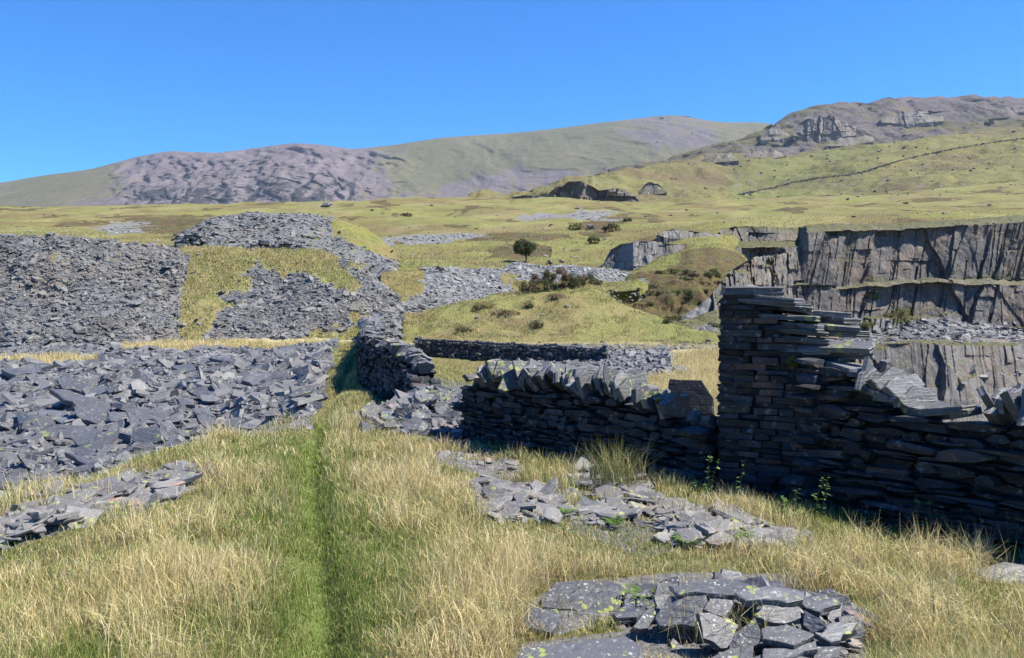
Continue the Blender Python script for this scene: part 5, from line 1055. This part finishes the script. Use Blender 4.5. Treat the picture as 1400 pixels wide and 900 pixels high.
# ---- bushes and the tree ----
def crown_cloud(c, R, m, lf, cols, clumps=26, flat=1.):
    cc = unit(rng.normal(0, 1, (clumps, 3)))*rng.uniform(.35, .95, (clumps, 1))*R; cc[:, 2] *= flat; cr = rng.uniform(.22, .42, clumps)*min(R)
    i = rng.integers(0, clumps, m); v_ = unit(rng.normal(0, 1, (m, 3))); P = c+cc[i]+v_*(cr[i]*rng.random(m)**.4)[:, None]; k = P[:, 2] > c[2]-R[2]*.98; P, v_, i = P[k], v_[k], i[k]; m = len(P)
    col = np.array(cols)[rng.integers(0, len(cols), clumps)][i]*rng.uniform(.7, 1.35, (m, 1))
    return leaf_quads(P, unit(v_+rng.normal(0, .7, (m, 3))), unit(rng.normal(0, 1, (m, 3))), np.full(m, lf)*rng.uniform(.6, 1.3, m), np.full(m, lf*.6), col)
def bush(px, py, wpx, hpx, cols, label, name='bush', lf=None, m=1500, group=None):
    h, _ = hit(px, py)
    if h is None: return
    d = h.y; R = np.array([wpx/F*d/2, wpx/F*d*.38, hpx/F*d*.55]); c = np.array(h)+[0, R[1]*.6, R[2]*.75]; e = empty(name, h); tag(e, label, 'bush' if name == 'bush' else 'tree', group)
    lst = [tube([np.array(h)+[0, R[1]*.6, -.1], c+unit(rng.normal(0, 1, 3)+[0, 0, .8])*R*.6], [.012*R[2]+.015, .006]) for _ in range(7)]
    tubes(lst, 'stem', M_bark, e, tuple(h)); grass_mesh('foliage', [crown_cloud(c, R, m, lf or max(.05, .0017*d), cols, 30)], '', M_leaf, parent=e, loc=tuple(h)); return e
DG = [(.06, .085, .025), (.085, .105, .035), (.13, .12, .05)]; BR = [(.13, .085, .06), (.18, .11, .07), (.09, .09, .035), (.08, .085, .03)]; OL_ = [(.15, .16, .05), (.2, .19, .07)]
for a in ((762, 398, 92, 32, BR, 'wide reddish brown bush at the top of the round knoll', 9000), (722, 402, 40, 22, BR, 'smaller brown bush on the left of the wide reddish one', 1500), (800, 392, 40, 22, DG+BR, 'dark bush on the right end of the wide reddish one', 1500), (836, 318, 28, 15, BR, 'round reddish bush on the moor right of the tree', 1200), (787, 315, 28, 12, OL_, 'olive bush on the moor above the tree', 900),
          (812, 334, 24, 12, DG, 'dark green shrub left of the ribbed crag', 900), (859, 303, 16, 5, DG, 'tiny flat green bush on the moor above the ribbed crag', 400), (1232, 446, 52, 26, OL_+DG, 'large olive bush growing at the foot of the quarry face', 2600), (1186, 450, 22, 13, OL_, 'yellow green shrub left of the large quarry bush', 800), (816, 390, 18, 10, DG, 'small dark shrub behind the knoll top', 500),
          (600, 372, 12, 8, DG, 'tiny dark shrub on top of the pale slate slope', 300), (555, 296, 18, 6, BR, 'low brown bush on the far moor left of the tree', 400)): bush(*a[:6], m=a[6])
for i in range(60):
    q = rng.uniform(845, 1030); r = rng.uniform(372, 452); 
    if pip([(840, 395), (880, 375), (945, 352), (990, 345), (1020, 370), (1030, 440), (990, 455), (900, 452), (855, 430)], np.array([q]), np.array([r]))[0]: bush(q, r, rng.uniform(12, 30), rng.uniform(4, 8), [BR, DG, BR+DG, OL_+DG][i % 4], 'low heather bush on the dark flank of the spur', 'bush', m=420, group='heather bushes on the flank of the spur')
for (cx, cy, w_, h_) in ((690, 434, 44, 9), (735, 450, 22, 11), (634, 455, 26, 7), (660, 424, 34, 7), (760, 411, 22, 6), (724, 421, 14, 6)): bush(cx, cy, w_, h_, DG+BR, 'low heather clump on the turf of the round knoll', 'bush', m=520, group='heather clumps on the knoll')
h, _ = hit(719, 359); d = h.y; e = empty('hawthorn_tree', h); tag(e, 'lone small leafy tree standing on the moor behind the pale slate', 'tree'); b = np.array(h); top = b+[-.0, 0, 1.2*d/95]
s_ = d/95; lst = [tube([b+[0, 0, -.2], b+[.03*s_, 0, .5*s_], b+[-.05*s_, 0, 1.1*s_], b+[0, 0, 1.7*s_]], np.array([.12, .09, .07, .04])*s_, 8)]
cen = b+np.array([-.05, 0, 1.72])*s_
for i in range(12): lst.append(tube([b+[0, 0, rng.uniform(.5, 1.3)*s_], cen+unit(rng.normal(0, 1, 3)+[0, 0, .3])*np.array([.7, .7, .7])*s_*.7, cen+unit(rng.normal(0, 1, 3)+[0, 0, .3])*np.array([1.05, 1., 1.])*s_], np.array([.05, .03, .012])*s_, 6))
tubes(lst, 'trunk', M_bark, e, tuple(h)); grass_mesh('crown', [crown_cloud(cen, np.array([1.5, 1.2, 1.05])*s_, 8000, .11*s_, [(.05, .07, .02), (.07, .09, .03), (.035, .05, .018)], 70)], '', M_leaf, parent=e, loc=tuple(h))
# ---- boulders ----
import bmesh
M_bould = m_slate('boulder_rock', (.07, .068, .07), (.2, .195, .19), .2, 0, 2.0, .05)
BM = []
for i in range(8):
    bm = bmesh.new(); r_ = np.random.default_rng(50+i)
    for p in unit(r_.normal(0, 1, (34, 3)))*r_.uniform(.75, 1.05, (34, 1))*[1, .8, .62]: bm.verts.new(p)
    bmesh.ops.convex_hull(bm, input=bm.verts); me = bpy.data.meshes.new('boulder'); 
    for v in [v for v in bm.verts if not v.link_faces]: bm.verts.remove(v)
    bm.to_mesh(me); bm.free(); me.materials.append(M_bould); at = me.attributes.new('tint', 'FLOAT', 'POINT'); at.data.foreach_set('value', np.full(len(me.vertices), .3+.08*i, np.float32)); BM.append(me)
def boulder(px, py, spx, label, group=None, flat=1.):
    h, nn = hit(px, py)
    if h is None: return
    o = bpy.data.objects.new('boulder', BM[rng.integers(0, 8)]); COL.objects.link(o); s = spx/F*h.y/2; o.location = h+Vector((0, 0, s*.25)); o.scale = (s, s, s*flat); o.rotation_euler = (rng.normal(0, .25), rng.normal(0, .25), rng.uniform(0, 6.28)); tag(o, label, 'boulder', group)
for a in ((808, 313, 19, 'large pale boulder on the moor left of the round reddish bush'), (447, 283, 24, 'big pyramid shaped boulder on the far moor horizon'), (789, 286, 9, 'dark boulder on the moor skyline above the tree'), (753, 361, 14, 'pale flat boulder just right of the tree foot'), (768, 359, 11, 'second pale boulder right of the tree foot'), (653, 435, 9, 'grey stone on the left slope of the round knoll'), (776, 420, 10, 'pale stone near the top of the round knoll'), (742, 432, 10, 'flat pale stone in the middle of the knoll'),
          (823, 468, 6, 'small white stone low on the knoll right side'), (968, 467, 11, 'white stone beside the knoll foot left of the pillar'), (1238, 279, 9, 'white stone on the moor above the quarry face'), (1167, 297, 8, 'pale stone standing on the rim of the quarry face'), (1353, 281, 8, 'whitish boulder on the moor near the right edge'), (590, 282, 7, 'dark rock on the far moor right of the pyramid boulder'), (827, 328, 8, 'white stone beside the dark green shrub'), (1159, 273, 8, 'dark round stone on the moor below the field wall')):
    boulder(*a[:3], a[3], None, .6)
for i in range(85):
    q = rng.uniform(20, 1390); r = rng.uniform(287, 330) if q > 500 else rng.uniform(290, 322)
    if q > 820 and r > 300: continue
    boulder(q, r, rng.uniform(2.5, 7), 'small grey boulder lying in the open moor grass', 'boulders on the open moor', .6)
for i in range(150):
    q = rng.uniform(860, 1395); r = rng.uniform(180, 272)
    boulder(q, r, rng.uniform(1.8, 6), 'small boulder on the hillside under the skyline', 'boulders on the hillside', .6)
# ---- field wall on the hillside ----
pts = [(1400, 190), (1360, 195), (1310, 203), (1270, 211), (1235, 219), (1205, 228), (1185, 235), (1160, 240), (1120, 244), (1085, 250), (1050, 259), (1010, 267)]
W = []; 
for (a, b), (c, d) in zip(pts[:-1], pts[1:]):
    for t in np.linspace(0, 1, 26)[:-1]:
        h, _ = hit(a+(c-a)*t, b+(d-b)*t)
        if h is not None: W.append(np.array(h))
W = np.array(W); P = np.repeat(W, 3, 0)+rng.normal(0, .5, (len(W)*3, 3))*[1, 1, .5]+[0, 0, .4]; e = empty('field_wall', W[0]); tag(e, 'long dark stone field wall climbing the hillside to the right edge', 'wall')
V, Pl, T = scatter_slates(P, np.tile([0., 0, 1], (len(P), 1)), lsize(len(P), .95, .4, .5, 2.), .2, k=6, th=(.45, .7)); mesh('stones', V, Pl, m_slate('field_wall_stone', (.04, .038, .04), (.12, .115, .115), .3, 0, .5, .1), e, attrs=dict(tint=T), loc=tuple(W[0]))
# ---- summit building ----
c = unp(934, 162, 4190); e = empty('summit_building', c); tag(e, 'tiny long building on the highest far summit', 'building'); M_bd = m_plain('summit_stone', (.06, .055, .05), (.10, .09, .08), .2)
def bxm(x0, x1, y0, y1, z0, z1): return np.array([(x, y, z) for x in (x0, x1) for y in (y0, y1) for z in (z0, z1)], float), np.array([(0, 1, 3, 2), (4, 6, 7, 5), (0, 4, 5, 1), (2, 3, 7, 6), (0, 2, 6, 4), (1, 5, 7, 3)])
V, P = bxm(-34, 34, -8, 8, -10, 9); mesh('wall', V+c, P, M_bd, e, loc=tuple(c)); V = np.array([(-36, -9, 9.1), (36, -9, 9.1), (36, 9, 9.1), (-36, 9, 9.1), (-34, 0, 14), (30, 0, 11.5)])+c; mesh('roof', V, [np.array([(0, 1, 5, 4), (2, 3, 4, 5)]), np.array([(1, 2, 5), (3, 0, 4)])], M_bd, e, loc=tuple(c))
boulder(905, 163, 9, 'rocky knob of the far summit beside the tiny building', None, .7)
# ================= sky, sun, haze, camera =================
SUN_EL, SUN_AZ = 55., 93.      # azimuth to the right of the view direction
w = bpy.data.worlds.new('World'); sc.world = w; w.use_nodes = True; nt = w.node_tree; nt.nodes.clear()
sky = nt.nodes.new('ShaderNodeTexSky'); sky.sky_type = 'NISHITA'; sky.sun_disc = False
sky.sun_elevation = math.radians(SUN_EL); sky.sun_rotation = math.radians(SUN_AZ); sky.altitude = 400; sky.air_density = 1.0; sky.dust_density = .1; sky.ozone_density = 4
bg = nt.nodes.new('ShaderNodeBackground'); bg.inputs[1].default_value = .09; ow = nt.nodes.new('ShaderNodeOutputWorld')
hs = nt.nodes.new('ShaderNodeHueSaturation'); hs.inputs['Saturation'].default_value = 1.9; hs.inputs['Hue'].default_value = .512; nt.links.new(sky.outputs[0], hs.inputs['Color']); nt.links.new(hs.outputs[0], bg.inputs[0]); nt.links.new(bg.outputs[0], ow.inputs[0])
sd = bpy.data.lights.new('sun', 'SUN'); sd.energy = 5.0; sd.angle = math.radians(.53); sd.color = (1, .93, .80)
so = bpy.data.objects.new('sun', sd); COL.objects.link(so)
d = Vector((math.sin(math.radians(SUN_AZ))*math.cos(math.radians(SUN_EL)), math.cos(math.radians(SUN_AZ))*math.cos(math.radians(SUN_EL)), math.sin(math.radians(SUN_EL))))
so.rotation_euler = d.to_track_quat('Z', 'Y').to_euler(); so.location = (20, 5, 30)
def box(x0, x1, y0, y1, z0, z1):
    V = [(x, y, z) for x in (x0, x1) for y in (y0, y1) for z in (z0, z1)]
    return np.array(V, float), np.array([(0, 1, 3, 2), (4, 6, 7, 5), (0, 4, 5, 1), (2, 3, 7, 6), (0, 2, 6, 4), (1, 5, 7, 3)])
if HAZE > 0:
    m = bpy.data.materials.new('haze'); m.use_nodes = True; t = m.node_tree; t.nodes.clear(); o = t.nodes.new('ShaderNodeOutputMaterial')
    v = t.nodes.new('ShaderNodeVolumePrincipled'); v.inputs['Color'].default_value = (.6, .76, 1., 1); v.inputs['Density'].default_value = HAZE; v.inputs['Anisotropy'].default_value = .1
    t.links.new(v.outputs[0], o.inputs['Volume']); V, P = box(-9100, 9100, -80, 9100, -17, 1150)
    hz = mesh('haze', V, P, m); tag(hz, 'thin blue haze in the air over the valley', 'haze', kind='stuff')
cd = bpy.data.cameras.new('camera'); cam = bpy.data.objects.new('camera', cd); COL.objects.link(cam)
cam.location = (0, 0, EYE); cam.rotation_euler = (math.pi/2+TILT, 0, 0); cd.sensor_width = 36; cd.lens = F*36/1400; cd.clip_end = 30000; cd.clip_start = .05
sc.camera = cam
sc.view_settings.view_transform = 'Standard'; sc.view_settings.look = 'None'; sc.view_settings.exposure = EXPO; sc.view_settings.gamma = 1
sc.render.engine = 'CYCLES'; sc.cycles.use_denoising = True; sc.cycles.max_bounces = 5; sc.cycles.diffuse_bounces = 3; sc.cycles.glossy_bounces = 2; sc.cycles.transmission_bounces = 3; sc.cycles.volume_bounces = 0; sc.cycles.transparent_max_bounces = 6
sc.cycles.use_adaptive_sampling = True; sc.cycles.adaptive_threshold = .02
